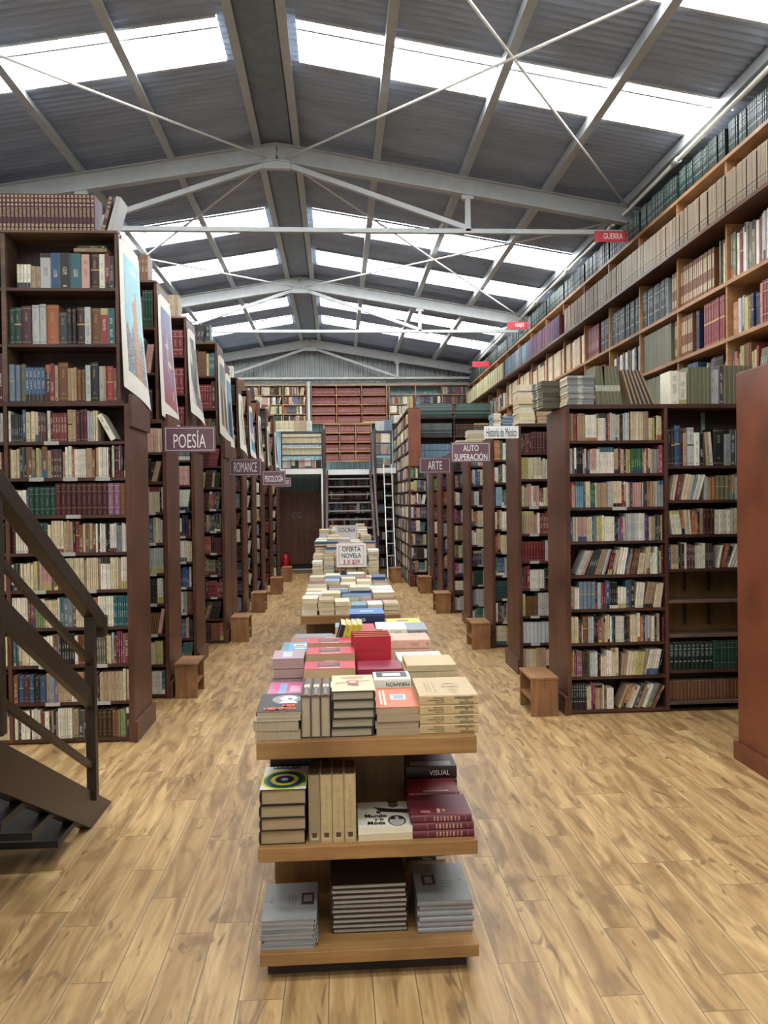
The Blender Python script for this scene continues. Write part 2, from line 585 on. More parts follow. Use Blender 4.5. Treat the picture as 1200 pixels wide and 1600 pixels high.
# ------------------------------------------------------------------ books
COL = dict(w=('#e4ddca', 'white'), c=('#d2c3a0', 'cream'), t=('#a88f70', 'tan'), k=('#1f2023', 'black'), K=('#3a3e40', 'charcoal'),
           s=('#84898a', 'grey'), L=('#b6b8b4', 'light grey'), b=('#335f8e', 'blue'), n=('#1d2a52', 'navy'), u=('#7ba2b5', 'light blue'),
           e=('#2c737b', 'teal'), r=('#86252e', 'red'), R=('#b23a40', 'bright red'), m=('#521b27', 'maroon'), M=('#4b2d33', 'plum'),
           v=('#5a3b75', 'violet'), a=('#885f73', 'mauve'), p=('#c3998c', 'pink'), P=('#b63a70', 'magenta'), o=('#bd6a3c', 'orange'),
           y=('#c9bb68', 'yellow'), g=('#4a8a50', 'green'), G=('#1e4a3d', 'dark green'), l=('#93a765', 'lime'), B=('#734a31', 'brown'),
           d=('#38251e', 'dark brown'), q=('#647484', 'slate blue'), z=('#66654f', 'olive'), x=('#94836c', 'rose brown'), f=('#152b28', 'blackish green'))
for k_, f_ in zip('bPRgGeuvoynmrl', (.78, .85, .85, .62, .7, .75, .85, .75, .85, .9, .8, .85, .85, .8)):
    h_ = COL[k_][0].lstrip('#')
    v_ = [int(h_[i:i + 2], 16) for i in (0, 2, 4)]
    g_ = sum(v_) / 3
    COL[k_] = ('#' + ''.join('%02x' % int((q * .88 + g_ * .12) * f_ ** .5) for q in v_), COL[k_][1])
GOLD, DARK, PALE = lin('#b99a55'), lin('#2a2422'), lin('#e6dfcd')
BOOKS = []


def jit(c, rnd, a=0.10):
    k = 1 + rnd.uniform(-a, a)
    return tuple(min(1, max(0, v * k * (1 + rnd.uniform(-0.03, 0.03)))) for v in c)


def pattern(style, code, rnd):
    """bands on a spine: (z0, z1, colour or None, ink or None), fractions of the height"""
    darkish = code in 'kKbnermMvGBdqzgaRPof'
    ink = (*(PALE if darkish else DARK), 0.6)
    if style == 'p':
        z_ = .28 + rnd.uniform(-.1, .1)
        out = [(z_, z_ + rnd.uniform(.2, .32), None, ink)]
        if rnd.random() < .6:
            out.append((z_ + .36, min(.95, z_ + .36 + rnd.uniform(.1, .22)), None, ink))
        q = rnd.random()
        if q < .5:
            out.append((0.04, 0.09, None, (*ink[:3], 1.0)))
        elif q < .7:
            out.append((0.0, rnd.uniform(.1, .25), jit(lin(rnd.choice([COL[k][0] for k in 'rbkoewny'])), rnd), None))
        elif q < .8:
            out.append((rnd.uniform(.8, .88), 1.0, jit(lin(rnd.choice([COL[k][0] for k in 'rbkoewny'])), rnd), None))
        return out
    if style == 'h':
        g = GOLD if darkish else DARK
        gi = (*g, 0.9)
        gi = (*g, .6)
        out = [(.93, .94, g, None), (.06, .07, g, None), (.6, .82, None, gi), (.17, .23, None, gi)]
        if rnd.random() < .4:
            out += [(.52, .56, g, None)]
        return out
    if style == 'v':   # uniform sets
        g = GOLD if code in 'mdkB' else lin('#9fb8a4') if code in 'Gg' else PALE
        gi = (*g, 0.8)
        g2 = tuple(k * .6 for k in g)
        return [(.92, .935, g2, None), (.74, .755, g2, None), (.79, .88, None, (*g, .5)), (.22, .235, g2, None), (.35, .62, None, (*g, 0.3)), (.06, .11, None, (*g, .5))]
    if style == 'V':   # maroon encyclopaedia with gilt panels
        g = lin('#bfa977')
        gi = (*lin('#4a1a24'), 0.85)
        return [(.9, .97, g, gi), (.78, .86, g, gi), (.68, .73, None, (*PALE, .9)), (.38, .64, None, (*g, .75)), (.12, .2, g, gi), (.03, .09, g, gi)]
    if style == 'M':   # bound magazines with striped spines
        g = lin('#39463f')
        return [(.14, .17, g, None), (.2, .215, lin('#8a3a30'), None), (.08, .1, g, None), (.26, .3, g, None), (.36, .92, None, (*lin('#57473a'), .7))]
    if style == 'N':
        g = lin('#9aa59c')
        return [(.75, .8, g, None), (.3, .34, g, None), (.5, .7, None, (*g, .9)), (.84, .95, None, (*g, .9))]
    if style == 'T':   # brown volumes with cream blocks
        g = lin('#c5b592')
        return [(.55, .88, g, (*lin('#6b4a3a'), .4)), (.12, .3, g, (*lin('#6b4a3a'), .4))]
    if style == 'n':
        return []
    return []


def add_book(mtx, w, dep, h, code, style, rnd, where, page=None, col=None, bands=None, near=False, cover=None, label=None, group=None, kindname=None):
    BOOKS.append(dict(m=mtx, w=w, d=dep, h=h, code=code, style=style, col=col or jit(lin(COL[code][0]), rnd), bands=pattern(style, code, rnd) if bands is None else bands,
                      where=where, page=page or jit(lin(rnd.choice(['#d8c9a6', '#cdbb95', '#e0d6bd'])), rnd, .06), cover=cover, label=label, group=group,
                      kind=kindname, force=label is not None))
    return BOOKS[-1]


TOK = re.compile(r'^(\d+)?([a-zA-Z])(\d+)?(?:/(\d+))?(?:~(-?\d+))?(?::(\w))?$')


def parse(seq, rnd):
    out = []
    for tk in seq.split():
        if tk[0] == '_':
            out.append(('gap', float(tk[1:]) / 1000))
            continue
        n, c, w, h, ti, st = TOK.match(tk).groups()
        n = int(n or 1)
        w = float(w or 18) / 1000
        h = float(h or 18) / 100
        for i in range(n):
            uni = n > 3 or st in ('v', 'V', 'M', 'T')
            out.append((c, w * (1 if uni else rnd.uniform(.88, 1.14)), h * (1 if uni else rnd.uniform(.965, 1.02)), float(ti or 0), st or 'p', (tk if n > 2 else None)))
    return out


MIXES = {
    'pale': 'wwwwccctttLpyBkrbe', 'mix': 'wwwcctkKbnrmeGoypLsBgv', 'dark': 'kKnmdBGqrsMw', 'red': 'mrRmBdk', 'bright': 'wRroybugeckPLv', 'old': 'BdmtkGBzt', 'blue': 'buenkwLq'}


def random_seq(length, avail, rnd, mix):
    out, x = [], 0.0
    lean, lean_from, lean_deg = rnd.random() < 0.3, rnd.uniform(.35, .8), rnd.uniform(6, 15)
    while x < length:
        c = rnd.choice(MIXES[mix])
        n = rnd.choice([1, 1, 1, 1, 2, 2, 3, 5, 7])
        w = rnd.uniform(.011, .03) if n < 4 else rnd.uniform(.012, .022)
        h = min(avail - .02, rnd.uniform(.155, .215))
        n = min(n, 3) if c in 'yPglRou' else n
        if avail > .33:
            h = rnd.uniform(.22, min(.33, avail - .03))
            w *= 1.25
        st = 'h' if (c in 'mrBdGnkM' and rnd.random() < .45) else 'p'
        if n >= 5 and c in 'mrGkdB':
            st = 'v'
        ti = 0
        if lean and x > length * lean_from:
            ti = lean_deg
        for i in range(n):
            ww = w * (1 if n > 2 else rnd.uniform(.9, 1.1))
            out.append((c, ww, h * (1 if n > 2 else rnd.uniform(.97, 1.0)), ti, st, ('set%f' % w if n > 2 else None)))
            x += ww / math.cos(R(ti)) + .0008
    return out


ORD = ['', 'first', 'second', 'third', 'fourth', 'fifth', 'sixth', 'seventh', 'eighth', 'ninth', 'tenth', '11th', '12th']


def ordn(n):
    if n < len(ORD):
        return ORD[n]
    return '%d%s' % (n, 'th' if 10 < n % 100 < 14 else {1: 'st', 2: 'nd', 3: 'rd'}.get(n % 10, 'th'))


def fill(org, u, dirn, length, avail, depth, seq, rnd, where, fit=True):
    """books standing side by side from ORG along U; DIRN points from the spine into the shelf"""
    u, dn = Vector(u), Vector(dirn)
    items = parse(seq, rnd) if not seq.startswith('*') else random_seq(length, avail, rnd, seq[1:])
    wid = [(i[1] if i[0] == 'gap' else i[1] / math.cos(R(i[3])) + .0008) for i in items]

    def gaps():
        out, pt = [], 0.0
        for i in items:
            if i[0] == 'gap':
                out.append(0.0)
                continue
            out.append(max(0.0, min(i[2], avail) * .97 * (math.sin(R(pt)) - math.sin(R(i[3])))) if abs(pt - i[3]) > 1 else 0.0)
            pt = i[3]
        out.append(max(0.0, .18 * math.sin(R(pt))))
        for n_, i in enumerate(items):          # gaps written in the list already leave this room
            if i[0] == 'gap' and n_ + 1 < len(out):
                out[n_ + 1] = max(0.0, out[n_ + 1] - i[1])
        return out
    k = 1.0
    if seq.startswith('*'):
        while items and sum(wid) + sum(gaps()) > length - .004:
            items.pop(); wid.pop()
    elif fit:
        k = (length - .012 - sum(gaps())) / sum(wid)
    x, n = 0.004, 0
    cols = {}
    total = sum(1 for i in items if i[0] != 'gap')
    gp = gaps()
    for it, wd, g_ in zip(items, wid, gp):
        x += g_
        if it[0] == 'gap':
            x += it[1] * k
            continue
        c, w, h, ti, st, same = it
        w *= k
        n += 1
        h = min(h, avail - .008)
        if same:
            key = (same, c)
            if key not in cols:
                cols[key] = (jit(lin(COL[c][0]), rnd), pattern(st, c, rnd))
            col, bands = cols[key]
            col = jit(col, rnd, .14)
        else:
            col, bands = None, None
        dep = min(depth, h * rnd.uniform(.66, .74))
        base = Matrix((u, dn, Vector((0, 0, 1)))).transposed().to_4x4()
        back = rnd.uniform(.0, .02) if not same else rnd.uniform(.001, .007)
        if abs(ti) > 1:
            span = w / math.cos(R(ti))
            pv = x + (span if ti > 0 else 0)
            # leaning: turn about the lower corner it rests on
            m = Matrix.Translation(Vector(org) + u * pv + dn * back) @ base @ Matrix.Rotation(R(ti), 4, 'Y') @ Matrix.Translation((-w / 2 if ti > 0 else w / 2, 0, 0))
            x += span + .0008
        else:
            m = Matrix.Translation(Vector(org) + u * (x + w / 2) + dn * back) @ base
            x += w + .0008
        add_book(m, w - .0012, dep, h * rnd.uniform(.992, 1.0), c, st, rnd, (where, n, total), col=col, bands=bands)


def lying(x, y, z, wx, wy, th, code, style, rnd, face, where, yaw=0.0, **kw):
    """a book lying flat; (x, y) is its middle, wx by wy its footprint; FACE: which edge looks towards the camera"""
    cx = {'spine': ((0, 0, 1), (0, 1, 0), (-1, 0, 0)), 'fore': ((0, 0, 1), (0, -1, 0), (1, 0, 0)),
          'head_left': ((0, 0, 1), (1, 0, 0), (0, 1, 0)), 'head_right': ((0, 0, 1), (-1, 0, 0), (0, -1, 0))}[face]
    cols = [Vector(q) for q in cx]
    base = Matrix(cols).transposed().to_4x4()
    if face in ('spine', 'fore'):
        h, dep = wx, wy
    else:
        h, dep = wy, wx
    # local origin: middle of thickness, spine, foot
    o = -(cols[1] * dep / 2) - cols[2] * h / 2
    m = Matrix.Translation((x, y, z + th / 2)) @ Matrix.Rotation(yaw, 4, 'Z') @ Matrix.Translation(o) @ base
    return add_book(m, th - .0004, dep, h, code, style, rnd, where, **kw)


def book_cover_mb(b, mb, M4=None, simple=False):
    w, d, h = b['w'], b['d'], b['h']
    hard = b['style'] in 'hvVTNHs'
    t_ = min(.0022 if hard else .0009, w * .2)
    hw = w / 2
    if hard and not simple:
        bul = min(.004, w * .14)
        sp = [(-hw, bul), (-hw * .62, bul * .25), (-hw * .25, 0), (hw * .25, 0), (hw * .62, bul * .25), (hw, bul)]
    else:
        ch = min(.0028, w * .16)
        sp = [(-hw, ch), (-hw + ch * 1.1, 0), (-hw * .42, 0), (hw * .42, 0), (hw - ch * 1.1, 0), (hw, ch)]
    ns = len(sp)
    inner_y = (sp[0][1] + t_)
    prof = [(-hw, d)] + sp + [(hw, d), (hw - t_, d), (hw - t_, inner_y), (-hw + t_, inner_y), (-hw + t_, d)]
    zs = {0.0, 1.0}
    for z0, z1, _, _ in b['bands']:
        zs.add(max(0, min(1, z0))); zs.add(max(0, min(1, z1)))
    zs = sorted(zs)
    X = (lambda x, y, z: tuple(M4 @ Vector((x, y, z)))) if M4 is not None else (lambda x, y, z: (x, y, z))
    col = b['col']
    n0 = len(mb.v)
    np_ = len(prof)
    for z in (0, h):
        for x, y in prof:
            mb.v.append(X(x, y, z))
    # sides other than the spine
    for i in range(np_):
        j = (i + 1) % np_
        if 1 <= i < ns:
            continue
        mb.face((n0 + i, n0 + j, n0 + np_ + j, n0 + np_ + i), col)
    mb.face([n0 + i for i in range(np_)][::-1], col)
    mb.face([n0 + np_ + i for i in range(np_)], col)
    # spine cells
    n1 = len(mb.v)
    for z in zs:
        for x, y in sp:
            mb.v.append(X(x, y, z * h))
    for k in range(len(zs) - 1):
        zm = (zs[k] + zs[k + 1]) / 2
        cc, ik, edge_ = col, None, False
        for z0, z1, bc, bi in b['bands']:
            if z0 <= zm <= z1:
                cc, ik, edge_ = bc or cc, bi, b['style'] in 'VTNH'
        for i in range(ns - 1):
            a = n1 + k * ns + i
            mid = 0 < i < ns - 2
            mb.face((a, a + 1, a + ns + 1, a + ns), cc if mid or not edge_ else col, ik if (mid if b['style'] in 'VN' else i == 2) else None)
    return t_, inner_y


def book_pages_mb(b, mb, M4=None):
    w, d, h = b['w'], b['d'], b['h']
    hard = b['style'] in 'hvVTNHs'
    t_ = min(.0022 if hard else .0009, w * .2)
    ins = .004 if hard else .0004
    y0 = .003
    x0, x1 = -w / 2 + t_ * 1.02, w / 2 - t_ * 1.02
    X = (lambda x, y, z: tuple(M4 @ Vector((x, y, z)))) if M4 is not None else (lambda x, y, z: (x, y, z))
    y0 = .0075 if hard else .0012
    p = [X(x0, y0, ins), X(x1, y0, ins), X(x1, d - ins, ins), X(x0, d - ins, ins), X(x0, y0, h - ins), X(x1, y0, h - ins), X(x1, d - ins, h - ins), X(x0, d - ins, h - ins)]
    mb.hexa(p, b['page'])


# ------------------------------------------------------------------ bookcases
LZ = [.032, .262, .497, .733, .968, 1.203, 1.438, 1.673, 1.9]      # lower shelves, underside of the books
UZ = [2.156, 2.51, 2.86]
LTOP = 2.12


def shelf_tag(x, y, z, parent, w=.09):
    m = MB()
    m.box(x, x + w, y - .002, y, z - .018, z + .006, occ=False)
    o = m.obj('shelf_tag', M['label'], parent)
    return o


def bookcase(label, x_end, x_far, y0, upper, dep=.45, zlist=LZ, bay=.76, top=LTOP, skip=None, tags=(), matp=None, has_plinth=True):
    """a double-sided bookcase standing across the hall; X_END is its end panel by the aisle"""
    s_ = 1 if x_far > x_end else -1
    T = thing('bookcase', label, 'bookcase', (x_end, y0, 0))
    xs = lambda a, b: (min(a, b), max(a, b))
    # end panel
    a, b = xs(x_end, x_end + s_ * .03)
    bx(a, b, y0 - .01, y0 + dep + .01, 0, top + .012).obj('end_panel', matp or M['case'], T, .002)
    if has_plinth:
        a, b = xs(x_end - s_ * .022, x_end)
        bx(a, b, y0 - .02, y0 + dep + .02, 0, .13).obj('plinth_board', matp or M['case'], T, .002)
    a, b = xs(x_end + s_ * .03, x_far)
    mid = y0 + dep / 2
    bx(a, b, mid - .005, mid + .005, .02, top).obj('back_panel', M['case_in'], T)
    bx(a, b, y0, y0 + dep, top, top + .03).obj('top_board', M['case_h'], T, .002)
    bx(a, b, y0 + .02, y0 + dep - .02, 0, .012).obj('base_board', M['case_h'], T)
    nb = int(abs(x_far - x_end) / bay + .01)
    for k in range(1, nb + 1):
        xd = x_end + s_ * bay * k
        if s_ * (xd - x_far) > .01:
            break
        bx(xd - .012, xd + .012, y0 + .001, y0 + dep - .001, .012, top).obj('divider', M['case'], T, .0015)
    for i, z in enumerate(zlist):
        for k in range(nb):
            if skip and skip(i, k):
                continue
            a, b = xs(x_end + s_ * (bay * k + (.03 if k == 0 else .012)), x_end + s_ * (bay * (k + 1) - .012))
            bx(a, b, y0 + .003, y0 + dep - .003, z - .02, z).obj('shelf', M['case_h'], T)
    if upper:
        xu = x_end + s_ * .055
        a, b = xs(xu, xu + s_ * .022)
        ztop = 3.2
        bx(a, b, y0 + .012, y0 + dep - .012, top + .03, ztop).obj('upper_end_panel', M['case'], T, .002)
        a, b = xs(xu + s_ * .022, x_far)
        bx(a, b, mid - .005, mid + .005, top + .03, ztop - .012).obj('upper_back_panel', M['case_in'], T)
        bx(min(xu, x_far) - (0 if s_ > 0 else 0), max(xu, x_far), y0 + .005, y0 + dep - .005, ztop, ztop + .018).obj('upper_top_board', M['old'], T, .002)
        for k in range(1, nb + 1):
            xd = x_end + s_ * bay * k
            bx(xd - .014, xd + .014, y0 + .012, y0 + dep - .012, top + .03, ztop).obj('upper_divider', M['old'], T, .0015)
        ja, jb = xs(x_end - s_ * .018, x_end)
        bx(ja, jb, y0 - .012, y0 + dep + .012, top - .13, top + .07).obj('joint_board', M['case'], T, .002)
        for z in UZ[1:]:
            bx(a, b, y0 + .014, y0 + dep - .014, z - .018, z).obj('upper_shelf', M['case_h'], T)
    return T


L1 = {  # near left bookcase, bay beside the aisle, from the bottom shelf up
    0: 'w20/19 k16/18 2w28/18 k10/18 3w18/19 r18/16 w28/17 k12/18 t14/18 k14/18 s18/17 6w14/19 t36/18 K34/17 3m18/17 4d28/17:v 2B20/17:h 3l14/17 M18/18',
    1: 'B30/17 b38/17:h M44/17:h b34/17:h k40/17:h b40/17:h t30/18 u28/17 a28/16 3t28/17 4w20/18 2n14/17 w14/17 3r16/18 k12/16 6t26/18 2c20/20',
    2: '2e20/17 c20/17 2c28/18 4w26/17 3w22/18 B32/19 u14/18 6k18/19 w30/18 4B12/18 3w16/18 e24/17 5z16/17 2c20/18 L18/20 r20/17 K18/20 R14/20 P16/20 a14/19 B32/19',
    3: '7w15/19 r12/18 r24/18 v14/17 4l16/18 6c14/17 w12/19 e26/19 2q28/18 B24/18 7c22/18 6w18/19 7e14/19',
    4: 'c16/17 G26/17 B12/16 w18/17 t12/17 3c22/17 y26/18 s16/20 6p14/17 B14/17 2B32/17 k10/17 w22/20 8c15/20 t20/19 6c14/20 t18/19 5w14/20 4c14/20 t20/20 3w15/20',
    5: 'm38/19:v 5w18/18 r12/18 k20/17 w26/18 t26/18 2G32/19:v c26/18 4c24/20 3t22/20 k16/20 r32/20:h B26/18 c16/18 B30/18 t22/18 B24/18 w16/18 k14/18 3w14/18 2k18/18 3w16/18 3s14/17 3w14/18',
    6: '2t22/16 2w26/16 b12/17 5G34/18:v 10m33/20:v 2a38/20:v B38/20:v',
    7: 't12/19 3c20/18 2k28/20 B42/20 z28/18 y30/19 s18/18 B36/20 t28/18 4M20/18 t22/17 w24/19 w30/21 o22/18 6w14/18 t42/19 B26/17 t24/19 5w15/19 m14/17 g16/19 w10/20 m30/20:h a16/20 2k18/20',
    8: 'w16/19 6K14/17 b26/20 2c30/19 c26/19 3M22/18 w26/20 m20/19 5r22/18 2t34/20:h 3m28/20:h 3L14/19 2c16/19 _10 w40/18~-28 _60'}
LU = {0: '2q36/23:h z40/23:h 5b26/21 m36/23 r30/23 t20/22 B68/25:h 3t18/21 2B26/20:h L36/23 k56/24:h L26/22 t20/22 R52/22:h B24/21',
      1: '2G38/23:h M65/24:h 2L44/25:h o66/25:h K52/21:h 2k28/23:h d55/24:h L42/24 B50/23:h R48/23 e44/23',
      2: '_60 4w20/15 2t24/14 L58/22 b60/23 k60/23 e58/22 p45/22 d60/23:h w38/22 r28/22 d25/21'}
R1 = {8: '3t10/19 r32/19:h 3t20/19:h 6w14/18 y14/16 4w14/19 v16/18 o14/18 3L14/19 2c18/18 2k8/18 3L16/19 r8/19 7c14/20 3t12/20 2c12/16 2y12/16 k12/17 3c12/17 m12/18',
      7: '2L12/18 k10/18 w18/18 4k13/18 2w12/17 r14/17 u14/16 3p14/17 3w10/17 10w11/18 3t12/17 k14/18 3p10/17 k22/17 2y18/17 6g14/17 z12/17 2c14/17 R12/18 2c14/17 t14/17 s28/17:h t16/17 P30/20',
      6: 'R12/18 2p14/18 4u14/18 e14/18 c32/18 4g9/15 w12/17 6t13/17 3L12/18 5c12/18 2R12/15 2w12/18 y18/17 v16/18 4p16/17 R10/17 w8/17 n22/17 2o12/18 2t14/18 L24/18 s36/18',
      5: 'b18/17 2c14/17 5p11/17 3c12/17 b14/17 u12/18 2y16/17 w18/18 5w13/17 2k14/16 u12/16 P18/16 w14/17 5L12/19 5w12/19 3v10/18 c14/17 t24/17 k18/18 K20/18 y12/18',
      4: 'k6/16 _34 3L14/18~22 2p14/18~22 4K14/18~20 3t16/18~18 2L16/18~16 3r12/15~12 2c14/17~12 3w20/19~10 b12/18~12 2t14/18~12 3B14/18~14 3c16/15~8 2c20/19~6 2w16/15 2w14/19 g12/18 w12/16 r18/20:h',
      3: 't32/16 3w12/15 4q32/19:h k14/19 L16/18 L14/18 R14/18 r14/18 b30/19 4k15/18 3w22/15 b28/19 k34/20 3w20/18~6 4t16/18~12 3c18/17~8 _22',
      2: '4c15/18 2B14/15 w8/14 B44/18:h 3L14/18 3k12/19 R28/15 2t14/17 2c20/19 w14/18 e24/17 k10/17 4w18/18 2k18/18 B12/18 3c20/19 w28/20 o26/17 n16/18 2L18/18 p12/18 w28/18 n18/18 t24/19 _20 m24/17:h',
      1: 'o18/17 y12/18 P12/16 3a14/18 3d16/18:h g12/18 3L20/17 k12/17 m16/16 3c14/14 3w16/18 2c32/19 _14 2t18/15~6 3c22/17~8 3y20/17~8 t26/18~10 5w18/18~12 k12/17~16 _36',
      0: '7k17/18:N 2c16/16 2P16/18 4t14/17 w12/17 B24/14 3w18/15 _34 t24/18~22 o30/18~20 2c16/16~22 w18/17~22 K32/17~20 2t18/17~22 w24/18~22 2s20/18~24 2B12/17~26 _50'}
Q1 = {7: '2k18/27:h b30/28:h m20/27:h t26/23 L42/27:h w32/23 k26/23 t24/24~-4 w22/24~-4 k62/26:h s34/22 3K30/25 3d24/24 t20/22',
      6: '_18 2c16/18~10 r18/18~8 B16/18~8 3c22/18~12 u14/18~14 3w16/18~16 L26/17 t30/16:h o26/16:h 3z32/17:h 2t24/17 L20/16 4t18/18 3B20/17:h 3c16/18',
      5: '_20 3w20/17~-8 o20/17~-6 c22/17~-6 w16/17~-4 2o16/17 k14/16 t14/18 3m24/18:h 4w24/17 L18/17 4c18/18 3k14/18 3t16/17',
      4: 'b14/17 3t16/17 2k22/17 w12/18 3m18/17 4w12/16 w20/18 3k16/17 _30 2w14/16~10 o22/17~14 k22/16~16 4w18/17~20 6t16/17~16 _30',
      1: '10f27/19:N 14G22/20:v', 0: '26B22/13:n'}

rnd = random.Random(11)
# left side: x of the end panel, y of the front face
LROWS = [(-1.30, 4.92), (-1.31, 6.0), (-1.31, 7.15), (-1.21, 8.3), (-1.30, 9.45), (-1.29, 10.6), (-1.28, 11.75), (-1.26, 12.9), (-1.22, 14.05), (-1.18, 15.2)]
LNAME = ['front left bookcase', 'second left bookcase, behind the poetry sign', 'third left bookcase', 'fourth left bookcase', 'fifth left bookcase, with the romance sign',
         'sixth left bookcase', 'seventh left bookcase', 'eighth left bookcase', 'ninth left bookcase', 'farthest left bookcase']
mixL = ['mix', 'pale', 'mix', 'old', 'mix', 'dark', 'mix', 'blue', 'red', 'mix']
for k, (xe, y) in enumerate(LROWS):
    pl = {0: 'tall dark wooden bookcase standing nearest on the left, crowned by maroon gilt volumes', 1: 'tall dark bookcase second from the front on the left, bearing the POESÍA sign',
          2: 'tall dark bookcase third from the front in the left row', 3: 'tall dark bookcase fourth in the left row, jutting slightly into the aisle',
          4: 'tall dark bookcase bearing the ROMANCE sign, fifth in the left row', 5: 'tall dark bookcase sixth in the left row, just beyond the ROMANCE sign',
          6: 'tall dark bookcase seventh from the front in the left row', 7: 'tall dark bookcase bearing the PSICOLOGÍA sign, eighth in the left row',
          8: 'tall dark bookcase bearing the DICCIONARIOS sign, ninth in the left row', 9: 'tall dark bookcase farthest back in the left row, beside the gate'}[k]
    T = bookcase(pl, xe, -4.42, y, True)
    if k == 0:
        for i, fx in ((8, .33), (7, .2), (7, .48), (7, .75), (6, .5), (5, .45), (4, .62), (4, .2), (2, .25), (2, .7), (1, .3), (1, .72)):
            shelf_tag(-2.07 + .74 * fx, y, LZ[i] - .004, T)
    elif k < 4:
        for i in (2, 3, 4, 5, 6):
            shelf_tag(xe - .16, y, LZ[i] - .004, T, .07)
    for b_ in range(3 if k == 0 else 1):
        x0 = xe - .76 * (b_ + 1) + .012
        ln = .76 - (.03 if b_ == 0 else .012) - .012
        wh = LNAME[k].split(',')[0] if b_ == 0 else LNAME[k].split(',')[0] + ' second bay'
        for i, z in enumerate(LZ):
            av = (LZ[i + 1] - .02 if i < 8 else LTOP) - z
            sq = L1[i] if (k == 0 and b_ == 0) else '*' + (mixL[k] if (i + k) % 3 else 'pale' if k in (1,) else 'mix')
            if k == 3:
                sq = '*old' if i % 2 else '*red'
            if k == 8:
                sq = '*red'
            fill((x0, y + .006, z), (1, 0, 0), (0, 1, 0), ln, av, .19, sq, rnd, '%s shelf down of %s' % (ordn(12 - i), wh))
        for i, z in enumerate(UZ):
            av = (UZ[i + 1] - .018 if i < 2 else 3.2) - z
            ln2 = .76 - (.077 if b_ == 0 else .014) - .014
            sq = LU[i] if (k == 0 and b_ == 0) else '*' + ['dark', 'red', 'mix'][(i + k) % 3]
            if k in (2,):
                sq = '14r34/24:v'
            fill((x0 + .002, y + .02, z), (1, 0, 0), (0, 1, 0), ln2, av, .19, sq, rnd, '%s shelf down of %s' % (ordn(3 - i), wh))

RROWS = [(1.57, 5.22), (1.54, 6.5), (1.55, 7.68), (1.54, 8.98), (1.51, 10.15), (1.52, 11.28), (1.52, 12.35)]
RNAME = ['front right bookcase', 'second right bookcase', 'third right bookcase', 'fourth right bookcase', 'fifth right bookcase', 'sixth right bookcase', 'seventh right bookcase']
mixR = ['mix', 'pale', 'mix', 'mix', 'mix', 'blue', 'dark']
for k, (xe, y) in enumerate(RROWS):
    pl = {0: 'dark wooden bookcase standing across the right side, piles of green magazines on top', 1: 'dark wooden bookcase bearing the white Historia de México sign',
          2: 'dark wooden bookcase bearing the AUTO SUPERACIÓN sign, third in the right row', 3: 'dark wooden bookcase fourth from the front in the right row',
          4: 'dark wooden bookcase bearing the ARTE sign, fifth in the right row', 5: 'narrow-looking dark bookcase sixth in the right row', 6: 'dark bookcase seventh in the right row, before the tall corner case'}[k]
    if k == 0:
        T = bookcase(pl, xe, 2.98, y, False, zlist=LZ, bay=.715, skip=lambda i, b: b == 1)
        for i, z in enumerate([.07, .29, .54, .78, 1.0, 1.24, 1.48, 1.72]):
            bx(xe + .727, 2.965, y + .003, y + .447, z - .02, z).obj('shelf', M['old'] if i in (0, 2, 3) else M['case_h'], T)
        shelf_tag(xe + .33, y, LZ[6] - .004, T, .1)
        bx(xe + .727, 2.965, y + .205, y + .212, .1, 1.0).obj('plywood_back', M['tablecore'], T)
        bx(2.63, 2.655, y + .19, y + .206, 1.93, 2.11).obj('bracket', M['bracket'], T)
        for bxx in (.92, 1.1):
            for z in (.58, .82):
                bx(xe + bxx, xe + bxx + .018, y + .19, y + .204, z, z + .2).obj('support_strip', M['plinth'], T)
    else:
        T = bookcase(pl, xe, 2.98, y, False, bay=.715)
        for i in (1, 2, 3, 4, 5, 6):
            if k < 4:
                shelf_tag(xe + .1, y, LZ[i] - .004, T, .08)
    for i, z in enumerate(LZ):
        av = (LZ[i + 1] - .02 if i < 8 else LTOP) - z
        if k == 1:
            sq = {8: '2k14/17 2r14/17:h k12/17 8m20/18:v 9m18/18:v 6B22/18', 4: '8r24/17:h w20/18 2L16/18 *' if False else '8r24/17:h 3L18/18 6w16/18 9t18/18 6c20/18', 1: '14L26/18:v 8w18/18'}.get(i, '*pale')
        elif k == 0:
            sq = R1[i]
        else:
            sq = '*' + ['mix', mixR[k], 'bright'][(i * 2 + k) % 3]
        fill((xe + .03, y + .006, z), (1, 0, 0), (0, 1, 0), .715 - .044, av, .19, sq, rnd, '%s shelf down of %s' % (ordn(9 - i), RNAME[k]))
    if k == 0:
        for i, z in enumerate([.07, .29, .54, .78, 1.0, 1.24, 1.48, 1.72]):
            av = ([.07, .29, .54, .78, 1.0, 1.24, 1.48, 1.72, 2.14][i + 1]) - .02 - z
            if i in Q1:
                fill((xe + .729, y + (.05 if i == 0 else .006), z), (1, 0, 0), (0, 1, 0), .69, av, .19, Q1[i], rnd, '%s shelf down, right bay, %s' % (ordn(8 - i), RNAME[k]))

